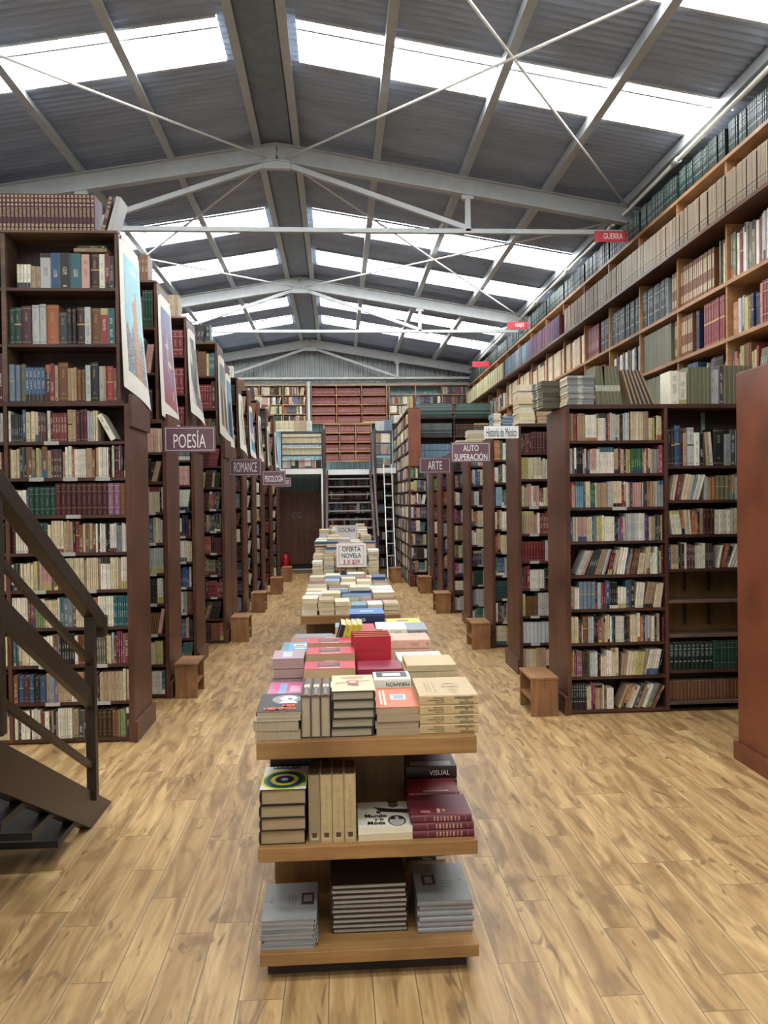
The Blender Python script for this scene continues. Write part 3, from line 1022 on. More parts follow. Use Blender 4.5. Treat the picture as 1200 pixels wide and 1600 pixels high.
# tall corner case at the far right: one face to the camera, a long face to the aisle
T = thing('bookcase', 'tall bookcase at the far end of the right row, its long side facing the aisle', 'bookcase', (1.24, 13.35, 0))
yf, xf = 13.35, 1.24
TZ = LZ + [2.13, 2.38, 2.62, 2.86]
bx(xf, xf + .03, yf, yf + .02, 0, 2.1).obj('corner_post', M['case'], T)
bx(xf + .0, xf + .22, yf - .012, yf - .002, 2.1, 3.1).obj('upper_end_panel', M['redpanel'], T, .002)
bx(xf + .31, xf + .32, yf, yf + .3, 0, 2.1).obj('side_panel', M['case'], T)
bx(xf, xf + .31, yf + .2, yf + .21, 0.02, 2.1).obj('back_panel', M['case_in'], T)
bx(xf + .2, xf + .21, yf + .21, 17.0, 0.02, 3.1).obj('back_panel', M['case_in'], T)
bx(xf, xf + .22, yf, 17.0, 3.1, 3.12).obj('top_board', M['case_h'], T)
for i, z in enumerate(TZ):
    if i < 9:
        bx(xf + .03, xf + .31, yf + .002, yf + .2, z - .02, z).obj('shelf', M['case_h'], T)
        av = (TZ[i + 1] - .02) - z
        fill((xf + .03, yf + .006, z), (1, 0, 0), (0, 1, 0), .28, av, .17, '*mix', rnd, '%s shelf down of tall corner bookcase' % ordn(9 - i))
    bx(xf + .002, xf + .2, yf + .21, 17.0, z - .02, z).obj('shelf', M['case_h'], T)
    av = ((TZ + [3.1])[i + 1] - .02) - z
    fill((xf + .006, 16.98, z), (0, -1, 0), (1, 0, 0), 3.5, av, .17, '*' + ['mix', 'pale'][i % 2], rnd, '%s shelf down of long aisle face' % ordn(13 - i))
for y in (14.25, 15.15, 16.05, 16.98):
    bx(xf + .001, xf + .2, y - .01, y + .01, .012, 3.1).obj('divider', M['case'], T)

# the end panel of a case at the right edge of the view
T = thing('bookcase', 'red-brown bookcase end panel standing at the right edge of the view', 'bookcase', (2.27, 3.6, 0))
bx(2.27, 2.30, 3.55, 4.25, 0, 2.2).obj('end_panel', M['redpanel'], T, .003)
bx(2.245, 2.27, 3.54, 4.26, 0, .1).obj('plinth_board', M['redpanel'], T, .003)
bx(2.30, 3.3, 3.58, 4.22, 2.17, 2.2).obj('top_board', M['redpanel'], T)
bx(2.30, 3.3, 3.9, 3.91, 0, 2.17).obj('back_panel', M['case_in'], T)
for z in LZ:
    bx(2.30, 3.3, 3.58, 4.22, z - .02, z).obj('shelf', M['case_h'], T)
    fill((2.31, 3.6, z), (1, 0, 0), (0, 1, 0), .97, .2, .19, '*mix', rnd, 'shelf of red-brown case')

# ------------------------------------------------------------------ long wall shelving on the right
T = thing('wall_bookcase', 'long pine wall shelving high along the right wall, packed to the roof', 'bookcase', (3.0, 10, 2.2))
WZ = [2.31, 2.71, 3.14, 3.61, 4.09]
YN, YFAR = 3.2, 17.3
for z in WZ:
    d0 = 2.9 if z == 3.61 else 2.98
    bx(d0, 3.32, YN, YFAR, z - .03, z).obj('shelf', M['pine'] if z != 3.61 else M['case'], T)
bx(3.32, 3.33, YN, YFAR, 2.28, 4.1).obj('back_panel', M['case_in'], T)
ydiv = [5.73 + .845 * k for k in range(-3, 14)]
for y in ydiv:
    bx(2.99, 3.32, y - .012, y + .012, 2.31, 4.06).obj('divider', M['pine'], T)


def wall(z, ya, yb, seq, wh, xf=3.01, dep=.19, av=.38):
    """books on the right wall, from far (yb) to near (ya)"""
    y = yb
    edges = [yb] + [d for d in sorted(ydiv, reverse=True) if ya < d < yb] + [ya]
    n = 0
    for a, b in zip(edges, edges[1:]):
        if a - b > .05:
            n += 1
            fill((xf, a - .013, z), (0, -1, 0), (1, 0, 0), a - b - .028, av, dep, seq, rnd, '%s, %s bay' % (wh, ordn(n) if len(edges) > 2 else 'its'), fit=False) if seq.startswith('*') else \
                fillrep(xf, a - .013, z, a - b - .028, av, dep, seq, '%s, %s bay from far' % (wh, ordn(n)))


def fillrep(xf, y, z, length, av, dep, seq, wh):
    its = parse(seq, random.Random(3))
    unit = sum((i[1] if i[0] == 'gap' else i[1] / math.cos(R(i[3])) + .0008) for i in its)
    reps = max(1, int(length / unit))
    fill((xf, y, z), (0, -1, 0), (1, 0, 0), length, av, dep, ' '.join([seq] * reps), rnd, wh)


MIXES['wallmix'] = 'wLstkbnoryBzm'
MIXES['pic'] = 'cccRccwc'
wall(2.31, 6.75, 7.45, '8z30/33:n', 'olive run, lowest wall shelf')
wall(2.31, 3.3, 6.7, '*wallmix', 'lowest wall shelf right')
wall(2.31, 7.5, 17.2, '*mix', 'lowest wall shelf beyond')
wall(2.71, 6.75, 7.45, '6z34/36:n', 'olive run, second wall shelf up')
wall(2.71, 6.33, 6.7, '7B30/35:T', 'brown run, second wall shelf up')
wall(2.71, 6.2, 6.3, '3n24/34:h', 'navy trio, second wall shelf up')
wall(2.71, 5.78, 6.17, '8r30/36:h', 'red run, second wall shelf up')
wall(2.71, 3.3, 5.7, '*wallmix', 'second wall shelf right')
wall(2.71, 7.5, 8.2, '3w18/30 k30/32 2n24/30 w16/31', 'second wall shelf, mixed')
wall(2.71, 8.25, 17.2, '*mix', 'second wall shelf beyond')
wall(3.14, 5.95, 6.75, '8B34/35:T', 'brown and cream run, third wall shelf up', av=.42)
wall(3.14, 3.3, 5.9, '2z30/36 w26/34 r34/36:h 2L20/36 w18/37 k24/35', 'third wall shelf right', av=.42)
wall(3.14, 6.8, 8.6, '4K22/36:N k22/36 s14/35', 'black and white run, third wall shelf up', av=.42)
wall(3.14, 8.65, 9.1, '6r30/37', 'red run, third wall shelf up', av=.42)
wall(3.14, 9.15, 13.5, '5c30/36 2R30/36 3c30/36', 'cream and red run, third wall shelf', av=.42)
wall(3.14, 13.55, 17.2, '*mix', 'third wall shelf far end', av=.42)
for ya, yb, sq, wh in ((3.3, 9.7, '4x14/30:M k4/29:n 3x15/30:M k3/29:n x9/29:M', 'tan magazine run'), (9.75, 11.6, '4v16/30:M k3/29:n 2r14/30:M', 'violet magazine run'), (11.65, 13.3, '4q16/30:M k3/29:n 2u14/30:M', 'light blue magazine run'), (13.35, 17.2, '5c20/30 2t20/30 3l20/31', 'pale green run')):  # narrow black books stand in for the shaded gaps between magazine spines
    MB_y = yb
    while MB_y - ya > .3:
        ln = min(.85, MB_y - ya)
        fillrep(2.92, MB_y, 3.61, ln, .45, .07, sq, '%s, bay ending %s metres off' % (wh, round(MB_y - ln, 1)))
        MB_y -= ln
wall(3.61, 3.3, 17.2, '3w20/43 t20/42 _40 B24/41 2c18/43 r20/40', 'rear row of the magazine shelf', xf=3.12, av=.46)
wall(4.09, 3.3, 17.2, '5f20/25:N k20/25:N 4f20/24:N _12', 'dark green run under the eave', xf=3.0, av=.40)

# three little red signs on the wall shelving
for yy_, zz, txt, lb in ((7.75, 4.3 - .12, 'GUERRA', 'small red sign reading GUERRA above the magazines, nearest of the red signs'), (11.8, 4.2, 'VIAJES', 'small red sign reading VIAJES on the right wall shelving'),
                         (14.9, 4.15, '', 'small red sign farthest along the right wall shelving, lettering faint')):
    T = thing('shelf_sign', lb, 'sign', (2.85, yy_, zz))
    bx(2.66, 2.99, yy_, yy_ + .006, zz - .055, zz + .055).obj('board', M['signred'], T)
    if txt:
        text_mesh('lettering', txt, .085, M['cream'], frame_mtx((2.85, yy_ - .003, zz), (1, 0, 0), (0, 0, 1)), T, .62)

# ------------------------------------------------------------------ mezzanine, far shelves, stairs, gate
T = thing('mezzanine', 'white-edged mezzanine platform at the far end above the gate and stairs', 'platform', (0, 16, 2.1))
bx(-4.4, -.24, 15.95, 17.55, 2.08, 2.19).obj('platform', M['white'], T)
bx(.75, 1.22, 15.95, 17.55, 2.08, 2.19).obj('platform', M['white'], T)
bx(-.24, .75, 16.5, 17.55, 2.08, 2.19).obj('platform', M['white'], T)
for x in (-.27, .78):
    bx(x - .03, x + .03, 15.9, 15.96, 0 if x < 0 else 0, 3.0).obj('post', M['darksteel'], T)
bx(-.335, -.3, 15.88, 15.93, 0, 2.1).obj('post', M['white'], T)

def frame_case(label, x0, x1, y, z0, zs, z1, dep, mat, bays, name='bookcase', back=True):
    T = thing(name, label, 'bookcase', ((x0 + x1) / 2, y, z0))
    for k in range(bays + 1):
        x = x0 + (x1 - x0) * k / bays
        a, b = (x, x + .02) if k == 0 else (x - .02, x) if k == bays else (x - .01, x + .01)
        bx(a, b, y, y + dep, z0, z1).obj('side_panel' if k in (0, bays) else 'divider', mat, T)
    for z in zs + [z1]:
        for k in range(bays):
            xa, xb = x0 + (x1 - x0) * k / bays, x0 + (x1 - x0) * (k + 1) / bays
            bx(xa + (.02 if k == 0 else .01), xb - (.02 if k == bays - 1 else .01), y + .001, y + dep - .001, z - .018, z).obj('shelf', mat, T)
    if back:
        bx(x0, x1, y + dep, y + dep + .008, z0, z1).obj('back_panel', M['case_in'], T)
    return T


def fill_case(x0, x1, y, zs, z1, bays, seqs, wh, dep=.16):
    for i, z in enumerate(zs):
        nz = (zs + [z1])[i + 1]
        for k in range(bays):
            xa, xb = x0 + (x1 - x0) * k / bays + .02, x0 + (x1 - x0) * (k + 1) / bays - .02
            sq = seqs[(i, k)] if (i, k) in seqs else seqs.get('all')
            if sq:
                fill((xa, y + .006, z), (1, 0, 0), (0, 1, 0), xb - xa, nz - z - .02, dep, sq, rnd, '%s shelf up, %s' % (ordn(i + 1), wh + (', %s bay' % ordn(k + 1) if bays > 1 else '')))


zz = [3.27, 3.48, 3.69, 3.9]
frame_case('pine wall case of mixed books high on the far wall, left part', -2.25, -.66, 17.3, 3.25, zz, 4.12, .2, M['pine_x'], 3)
fill_case(-2.25, -.66, 17.3, zz, 4.12, 3, {'all': '*mix'}, 'far left wall case')
frame_case('pine wall case full of red volumes in the middle of the far wall', -.57, 1.14, 17.3, 3.25, zz, 4.12, .2, M['pine_x'], 3)
fill_case(-.57, 1.14, 17.3, zz, 4.12, 3, {'all': '16r22/15'}, 'red volume wall case')
z2 = [2.42, 2.63, 2.84, 3.05]
frame_case('lower pine case of red volumes behind the stair opening', -.3, .78, 17.25, 2.4, z2, 3.24, .2, M['pine_x'], 3)
fill_case(-.3, .78, 17.25, z2, 3.24, 3, {'all': '11r22/15'}, 'lower red volume case')
frame_case('pine wall case at the right end of the far wall, partly empty', 1.18, 3.0, 17.3, 3.25, zz, 4.12, .2, M['pine_x'], 3, back=False)
fill_case(1.18, 3.0, 17.3, zz, 4.12, 3, {(3, 2): '*dark', (2, 0): '*pale', (1, 0): '*pale', (2, 1): '*dark', (2, 2): '*dark', (1, 1): '*dark', (1, 2): '*dark', (0, 0): '*blue', (0, 1): '*dark', (0, 2): '*dark'}, 'far right wall case')
T = frame_case('dark shelf of angled green volumes before the far right wall', 1.5, 2.98, 14.6, 2.3, [2.32, 2.72, 3.08], 3.09, .22, M['case_h'], 2)
fill_case(1.5, 2.98, 14.6, [2.32, 2.72, 3.08], 3.44, 2, {(0, 0): '16u24/26:h', (0, 1): '10b26/26:h 6t20/24', (1, 0): '22K18/26:N', (1, 1): '9d26/24:h 8m26/25', (2, 0): '26G22/28~8:N', (2, 1): '26G22/28~8:N'}, 'corner magazine shelf')
T = frame_case('dark bookcase with railing on the mezzanine left of the stairs', -1.16, -.3, 15.98, 2.19, [2.21, 2.48, 2.72], 2.95, .2, M['darksteel'], 1, back=False)
for z in (2.35, 2.6, 2.84):
    bx(-1.14, -.32, 15.965, 15.975, z, z + .012).obj('rail', M['darksteel'], T)
fill_case(-1.16, -.3, 15.98, [2.21, 2.48, 2.72], 2.95, 1, {(0, 0): '*pale', (1, 0): '34c22/17', (2, 0): '36c21/19'}, 'mezzanine case left of stairs')
fill((-1.3, 16.0, 2.97), (1, 0, 0), (0, 1, 0), .8, .3, .16, '12c26/22 8t24/22 4L22/21', rnd, 'top row on mezzanine case left of stairs')
frame_case('dark bookcase on the mezzanine right of the stairs', .79, 1.14, 15.98, 2.19, [2.21, 2.48, 2.72], 2.95, .2, M['darksteel'], 1, back=False)
fill_case(.79, 1.14, 15.98, [2.21, 2.48, 2.72], 2.95, 1, {'all': '*pale'}, 'mezzanine case right of stairs')
fill((.8, 16.0, 2.97), (1, 0, 0), (0, 1, 0), .36, .3, .16, '9L18/20 6q26/22:h', rnd, 'top row on mezzanine case right of stairs')
zz = [.05, .35, .65, .95, 1.25, 1.55, 1.82]
frame_case('dark bookcase under the mezzanine, seen between the stair treads', -.26, 1.2, 17.0, 0, zz, 2.06, .22, M['case_h'], 3)
fill_case(-.26, 1.2, 17.0, zz, 2.06, 3, {'all': '*dark'}, 'case behind the stairs')

tag(bx(-.645, -.585, 17.22, 17.3, 3.2, 4.18).obj('trim_3', M['beam']), kind='structure')
T = thing('gate', 'dark brown boarded gate closing the far end of the left aisle', 'gate', (-.75, 17.2, 0))
for k in range(7):
    bx(-1.32 + k * .143, -1.32 + k * .143 + .139, 17.2, 17.24, .12, 1.72).obj('board', M['door'], T)
bx(-1.34, -.3, 17.24, 17.27, .1, 1.74).obj('gate_frame', M['door'], T)
bx(-1.34, -.3, 17.19, 17.27, .0, .1).obj('threshold', M['black'], T)
text_mesh('lettering', 'CG', .2, M['steptread'], frame_mtx((-.92, 17.197, 1.2), (1, 0, 0), (0, 0, 1)), T, .8)
tag(bx(-1.34, -.3, 17.1, 17.18, 0, .018).obj('trim_2', M['white']), kind='structure')

# metal stair to the mezzanine
T = thing('staircase', 'open metal staircase climbing to the mezzanine between the red volumes', 'staircase', (.25, 15, 0))
sx0, sx1 = -.22, .7
yb, yt, zt = 14.1, 16.45, 2.12
for x in (sx0, sx1):
    MB().beam((x, yb, .05), (x, yt, zt), .045, .16).obj('stringer', M['darksteel'], T)
for k in range(12):
    f_ = (k + .6) / 12.4
    y, z = yb + (yt - yb) * f_, .03 + (zt - .05) * f_
    m = MB(); m.box(sx0 + .03, sx1 - .03, y - .1, y + .1, z, z + .028)
    m.obj('tread', M['steptread'], T)
MB().beam((sx1 + .03, yb - .1, .85), (sx1 + .03, yt, zt + .8), .03, .05).obj('handrail', M['darksteel'], T)
for f_ in (0.0, .5, 1.0):
    y, z = yb + (yt - yb) * f_, .05 + (zt - .05) * f_
    MB().beam((sx1 + .03, y, z), (sx1 + .03, y, z + .86), .03, .03, (0, 1, 0)).obj('post', M['darksteel'], T)
    MB().beam((sx0 - .03, y, z), (sx0 - .03, y, z + .86), .03, .03, (0, 1, 0)).obj('post', M['white'] if f_ == 0 else M['darksteel'], T)

T = thing('ladder', 'aluminium ladder leaning on the shelves right of the far stairs', 'ladder', (1.05, 14.9, 0))
for x in (.95, 1.11):
    MB().beam((x, 14.9, 0), (x, 15.8, 2.25), .018, .05).obj('rail', M['alu'], T)
for k in range(9):
    f_ = (k + .8) / 9.5
    y, z = 14.9 + .9 * f_, 2.25 * f_
    bx(.955, 1.105, y - .025, y + .025, z - .012, z + .012, occ=False).obj('rung', M['alu'], T)

T = thing('fire_extinguisher', 'red fire extinguisher standing on the floor beside the far gate', 'fire extinguisher', (-1.12, 16.3, 0))
MB().tube([(-1.12, 16.3, 0), (-1.12, 16.3, .01), (-1.12, 16.3, .34), (-1.12, 16.3, .39), (-1.12, 16.3, .42)], [.07, .075, .075, .05, .025], 16).obj('body', M['extred'], T)
MB().box(-1.17, -1.07, 16.28, 16.32, .42, .46).obj('valve', M['black'], T, .004)
MB().tube([(-1.07, 16.3, .44), (-1.03, 16.28, .38), (-1.035, 16.27, .2)], .01, 8).obj('hose', M['black'], T)

# ------------------------------------------------------------------ step stools (box with a side opening)
def stool(label, x, y, w, d, h, open_side):
    T = thing('step_stool', label, 'stool', (x + w / 2, y + d / 2, 0), 'wooden box stools beside the aisle')
    t_ = .018
    bx(x - .004, x + w + .004, y - .006, y + d + .006, h - t_, h).obj('top', M['stool'], T, .003)
    bx(x, x + w, y, y + t_, 0, h - t_).obj('front_panel', M['stool'], T, .002)
    bx(x, x + w, y + d - t_, y + d, 0, h - t_).obj('rear_panel', M['stool'], T, .002)
    bx(x + .004, x + w - .004, y + t_, y + d - t_, h * .38, h * .38 + t_).obj('step_board', M['stool'], T, .002)
    m = MB()
    xs_ = (x + .01) if open_side > 0 else (x + w - .028)
    m.box(xs_, xs_ + t_, y + t_, y + d - t_, 0, h - t_)
    return m.obj('closed_side', M['stool'], T)


stool('wooden box stool against the second left bookcase, nearest of the left stools', -1.27, 5.98, .17, .3, .27, 1)
stool('wooden box stool by the fourth left bookcase, second of the left stools', -1.17, 8.35, .19, .3, .27, 1)
stool('wooden box stool, third of the left stools down the aisle', -1.2, 10.55, .19, .3, .27, 1)
stool('wooden box stool, fourth of the left stools down the aisle', -1.12, 12.6, .19, .3, .27, 1)
stool('wooden box stool nearest the far gate and fire extinguisher', -1.08, 14.6, .18, .3, .27, 1)
stool('wooden box stool in front of the nearest right bookcase end', 1.31, 5.2, .19, .33, .27, -1)
stool('wooden box stool by the AUTO SUPERACIÓN bookcase, second of the right stools', 1.32, 7.6, .19, .33, .27, -1)
stool('wooden box stool by the fifth right bookcase, third of the right stools', 1.28, 10.1, .2, .33, .27, -1)
stool('wooden box stool fourth down the right side of the aisle', 1.3, 12.3, .19, .33, .27, -1)
stool('wooden box stool farthest down the right side, before the ladder', .95, 14.0, .2, .33, .27, -1)

# ------------------------------------------------------------------ signs on the case ends
def sign(label, x0, x1, y, z0, z1, lines, size, mat, tm, border, sxx=.6, bold=.0, fits=None):
    T = thing('section_sign', label, 'sign', ((x0 + x1) / 2, y, z0), None)
    bx(x0, x1, y - .012, y, z0, z1).obj('board', mat, T, .001)
    if border:
        m = MB(); b_ = .014; w_ = .0035; yy = y - .0135
        for (a, b, c, d) in ((x0 + b_, x1 - b_, z0 + b_, z0 + b_ + w_), (x0 + b_, x1 - b_, z1 - b_ - w_, z1 - b_), (x0 + b_, x0 + b_ + w_, z0 + b_, z1 - b_), (x1 - b_ - w_, x1 - b_, z0 + b_, z1 - b_)):
            m.box(a, b, yy, yy + .001, c, d, occ=False)
        m.obj('border_line', border, T)
    n = len(lines)
    for i, s_ in enumerate(lines):
        zc = (z0 + z1) / 2 + (z1 - z0) * (.0 if n == 1 else (.2 - .4 * i))
        text_mesh('lettering', s_, size, tm, frame_mtx(((x0 + x1) / 2, y - .0135, zc), (1, 0, 0), (0, 0, 1)), T, sxx, bold=bold, fit=fits[i] if fits else None)
    return T


sign('mauve sign reading POESÍA sticking out into the left aisle', -1.325, -.93, 5.99, 1.895, 2.095, ['POESÍA'], .135, M['signp'], M['cream'], M['cream'], fits=[(.245, .135)])
sign('mauve sign reading ROMANCE on the left row', -1.31, -.92, 9.44, 1.83, 2.04, ['ROMANCE'], .115, M['signp'], M['cream'], M['cream'], fits=[(.28, .122)])
sign('mauve sign reading PSICOLOGÍA far down the left row', -1.25, -.86, 12.89, 1.79, 2.03, ['PSICOLOGÍA'], .1, M['signp'], M['cream'], M['cream'], fits=[(.3, .13)])
sign('mauve sign reading DICCIONARIOS, half hidden behind the PSICOLOGÍA sign', -1.2, -.84, 14.03, 1.78, 1.95, ['DICCIONARIOS'], .08, M['signp'], M['cream'], M['cream'], fits=[(.28, .08)])
sign('mauve sign reading AUTO SUPERACIÓN over the right row', 1.14, 1.54, 7.66, 1.88, 2.08, ['AUTO', 'SUPERACIÓN'], .088, M['signp'], M['cream'], M['cream'], fits=[(.155, .06), (.33, .078)])
sign('mauve sign reading ARTE over the right row', 1.08, 1.5, 10.13, 1.86, 2.07, ['ARTE'], .13, M['signp'], M['cream'], M['cream'], fits=[(.19, .11)])
sign('white sign reading Historia de México in black, on the second right bookcase', 1.25, 1.545, 6.48, 2.02, 2.125, ['Historia de México'], .085, M['white'], M['black'], None, fits=[(.26, .075)])

# ------------------------------------------------------------------ posters hanging on the ends of the left cases
def blob(u, v, cu, cv, ru, rv):
    return ((u - cu) / ru) ** 2 + ((v - cv) / rv) ** 2 < 1


def art(kind, u, v, n):
    if kind == 0:     # pale blue sheet with a tall orange tower over rooftops
        c = lin('#8ecbd6') if v > .38 + .03 * math.sin(u * 30) else lin('#7fb0bd')
        if .38 + .03 * math.sin(v * 40) < u < .66 and v < .7 + .05 * math.cos(u * 20): c = lin('#c98f5a') if (int(u * 40) + int(v * 60)) % 3 else lin('#8a5a38')
        elif v < .3 + .12 * ((math.sin(u * 23) + 1) / 2): c = lin(['#5f7d96', '#b98f6a', '#86a3ad', '#44566a'][int(n * 4) % 4])
        if .88 < v < .93 and .3 < u < .8 and n > .4: c = lin('#cfe6ea')
    elif kind == 1:   # purple to red sheet with scattered flying shapes
        c = tuple(a * v + b * (1 - v) for a, b in zip(lin('#5d6f9c'), lin('#9c4550')))
        for cu, cv, ru, rv, h in ((.45, .55, .05, .22, '#d8a052'), (.6, .45, .22, .03, '#c9b9ad'), (.4, .62, .16, .025, '#b7a9a4'), (.62, .3, .07, .09, '#6f86b4'), (.3, .75, .12, .05, '#7d5a78'), (.7, .14, .05, .05, '#d2c260')):
            if blob(u, v, cu, cv, ru, rv): c = lin(h)
    elif kind == 2:   # grey sheet with pale curved shapes
        c = lin('#6b6560')
        s = math.sin(9 * v + 2 * math.sin(5 * u)) + math.cos(7 * u)
        if s > .9: c = lin('#cfc8bb')
        if s < -1.1: c = lin('#2f2c2c')
    elif kind == 3:   # standing group in muted colours
        c = lin('#7f8a84') if v > .6 else lin('#a58e74')
        for cu, h in ((.2, '#4a4f5c'), (.42, '#b8a68c'), (.66, '#7c3b34'), (.85, '#3b3a38')):
            if blob(u, v, cu, .3, .11, .34): c = lin(h)
            if blob(u, v, cu, .68, .06, .06): c = lin('#c79d7c')
    elif kind == 4:   # blue sheet with one dark seated figure
        c = lin('#5f9cbc')
        if blob(u, v, .5, .3, .34, .38): c = lin('#3a3434')
        if blob(u, v, .5, .7, .13, .1): c = lin('#caa58a')
    elif kind == 5:
        c = lin('#cfc9b4')
        if blob(u, v, .45 + .15 * math.sin(v * 8), v, .12, 1): c = lin('#6d6f58')
    elif kind == 6:
        c = lin('#4f86ad')
        if blob(u, v, .5, .35, .4, .12): c = lin('#d7cdb2')
        if blob(u, v, .6, .65, .2, .2): c = lin('#a35c3c')
    elif kind == 7:
        c = lin('#b9ada0')
        if blob(u, v, .5, .5, .35, .42): c = lin('#4b4744')
        if blob(u, v, .5, .62, .15, .16): c = lin('#cdb9a2')
    elif kind == 8:
        c = lin('#35322f')
        if math.sin(u * 14 + 6 * v) > .3: c = lin('#9d978b')
    else:
        c = lin('#a98077')
        if blob(u, v, .5, .4, .3, .3): c = lin('#4d3f3c')
    return tuple(k * (.9 + .2 * n) for k in c)


def poster(label, kind, xe, y0, y1, z0, z1, curl):
    T = thing('poster', label, 'poster', (xe, y0, z0))
    nu, nv = 36, 52
    pr = random.Random(kind)

    def P(u, v, o):
        lift = curl[0] * (1 - v) ** 2 * (.35 + .65 * u) + curl[1] * math.sin(u * math.pi) * .6 * (1 - v * .7) + .018 * u * (1 - v)
        return (xe + .012 + lift + o, y0 + (y1 - y0) * u, z0 + (z1 - z0) * v - .1 * u * (1 - v) * curl[2])
    m = MB()
    N = {}
    for j in range(nv + 1):
        for i in range(nu + 1):
            N[i, j] = len(m.v); m.v.append(P(i / nu, j / nv, 0))
    for j in range(nv + 1):
        for i in range(nu + 1):
            m.v.append(P(i / nu, j / nv, -.0008))
    off = (nu + 1) * (nv + 1)
    pap = lin('#e6e0d3')
    for j in range(nv):
        for i in range(nu):
            m.face((N[i, j], N[i + 1, j], N[i + 1, j + 1], N[i, j + 1]), pap, None, True)
            m.face((N[i, j] + off, N[i, j + 1] + off, N[i + 1, j + 1] + off, N[i + 1, j] + off), pap, None, True)
    o1 = m.obj('paper', M['book'], T)
    m = MB()
    a, b, c, d = 6, nu - 3, 7, nv - 5
    K = 2
    for j in range(c * K, d * K):
        for i in range(a * K, b * K):
            u0, u1, v0, v1 = i / nu / K, (i + 1) / nu / K, j / nv / K, (j + 1) / nv / K
            uu, vv = (i - a * K) / ((b - a) * K), (j - c * K) / ((d - c) * K)
            cc = art(kind, uu, vv, pr.random())
            m.quad(P(u0, v0, .0012), P(u1, v0, .0012), P(u1, v1, .0012), P(u0, v1, .0012), cc)
    m.obj('picture', M['book'], T)
    T2 = MB(); 
    for u in (.04, .96):
        px_ = P(u, .985, .002); T2.box(px_[0], px_[0] + .004, px_[1] - .008, px_[1] + .008, px_[2] - .008, px_[2] + .008, occ=False)
    T2.obj('pin', M['black'], T)


PL = ['large poster of an orange tower on pale blue, on the nearest left bookcase', 'poster of scattered shapes on a purple and red ground, second from the front',
      'grey poster with pale curved shapes, third from the front', 'poster of a standing group in muted colours, fourth from the front',
      'blue poster with one dark seated figure, fifth from the front', 'cream poster with an olive winding form, sixth in the row', 'blue poster with a pale oval and rust disc, seventh in the row',
      'light poster with a dark portrait oval, eighth in the row', 'dark striped poster, ninth in the row', 'dusty pink poster farthest back in the row']
for k, (xe, y) in enumerate(LROWS):
    hh = [.95, .95, .78, .85, .85, .75, .75, .75, .75, .7][k]
    ztop = [3.19, 3.13, 3.12, 3.1, 3.1, 3.0, 2.98, 2.96, 2.9, 2.9][k]
    poster(PL[k], k, xe - .055, y - .01 + (.0 if k != 0 else 0), y + [.47, .44, .38, .44, .45, .42, .42, .42, .42, .4][k], ztop - hh, ztop, ([.05, .05, .07, .03, .03, .05, .05, .04, .04, .04][k], [.03, .02, .03, .02, .01, .03, .02, .02, .02, .02][k], 1.0))

# ------------------------------------------------------------------ display tables
def table(label, x0, x1, y0, y1, core=True, ztop=.76):
    T = thing('display_table', label, 'table', ((x0 + x1) / 2, y0, 0))
    bx(x0, x1, y0, y1, ztop - .055, ztop).obj('top_board', M['table'], T, .003)
    bx(x0, x1, y0, y1, .385, .43).obj('middle_shelf', M['table'], T, .003)
    bx(x0, x1, y0, y1, .06, .10).obj('bottom_shelf', M['table'], T, .003)
    bx(x0 + .02, x1 - .03, y0 + .06, y1 - .06, 0, .06).obj('plinth', M['plinth'], T)
    bx(x0 + .02, x1 - .2, y0 + .36, y1 - .3, .10, .385).obj('core_panel', M['tablecore'], T)
    bx(x0 + .02, x1 - .2, y0 + .36, y1 - .3, .43, ztop - .055).obj('core_panel', M['tablecore'], T)
    return T


TX0, TX1, TY = -.262, .425, 2.38
table('low wooden three-tier display table nearest the camera, loaded with books', TX0, TX1, TY, 4.3)
table('second wooden display table, covered with rows of pale paperbacks', -.25, .4, 5.0, 7.0)
table('third wooden display table, under the OFERTA NOVELA sign', -.27, .41, 7.7, 9.6)
table('farthest wooden display table, behind the COCINA sign', -.27, .41, 10.1, 12.0)

tr = random.Random(5)


def stack(x0, x1, y0, y1, z, ths, codes, style, face, desc, yaw=0, jitter=.004, first_cover=None, page=None, bands=None, col=None, where='on the near display table'):
    """books piled up from z; the last of CODES is on top. DESC names the pile"""
    out = []
    n = len(ths)
    for i, th in enumerate(ths):
        cd = codes[i % len(codes)] if len(codes) > 1 else codes
        if n == 1:
            lb = desc
        else:
            lb = '%s, %s' % (desc, 'topmost of its pile' if i == n - 1 else 'bottom of its pile' if i == 0 else '%s from the bottom of its pile' % ordn(i + 1))
        b = lying((x0 + x1) / 2 + tr.uniform(-jitter, jitter), (y0 + y1) / 2 + tr.uniform(-jitter, jitter), z, x1 - x0, y1 - y0, th, cd, style, tr, face, None, yaw + tr.uniform(-.012, .012),
                  label=lb, group=None, page=page, bands=bands, col=col, cover=first_cover if i == n - 1 else None)
        z += th
        out.append(b)
    return z


def F(l):   # cover print: list of (u0, v0, u1, v1, colour)
    return [(a, b, c, d, lin(h)) for a, b, c, d, h in l]


PG = lin('#a39479')
z = TY
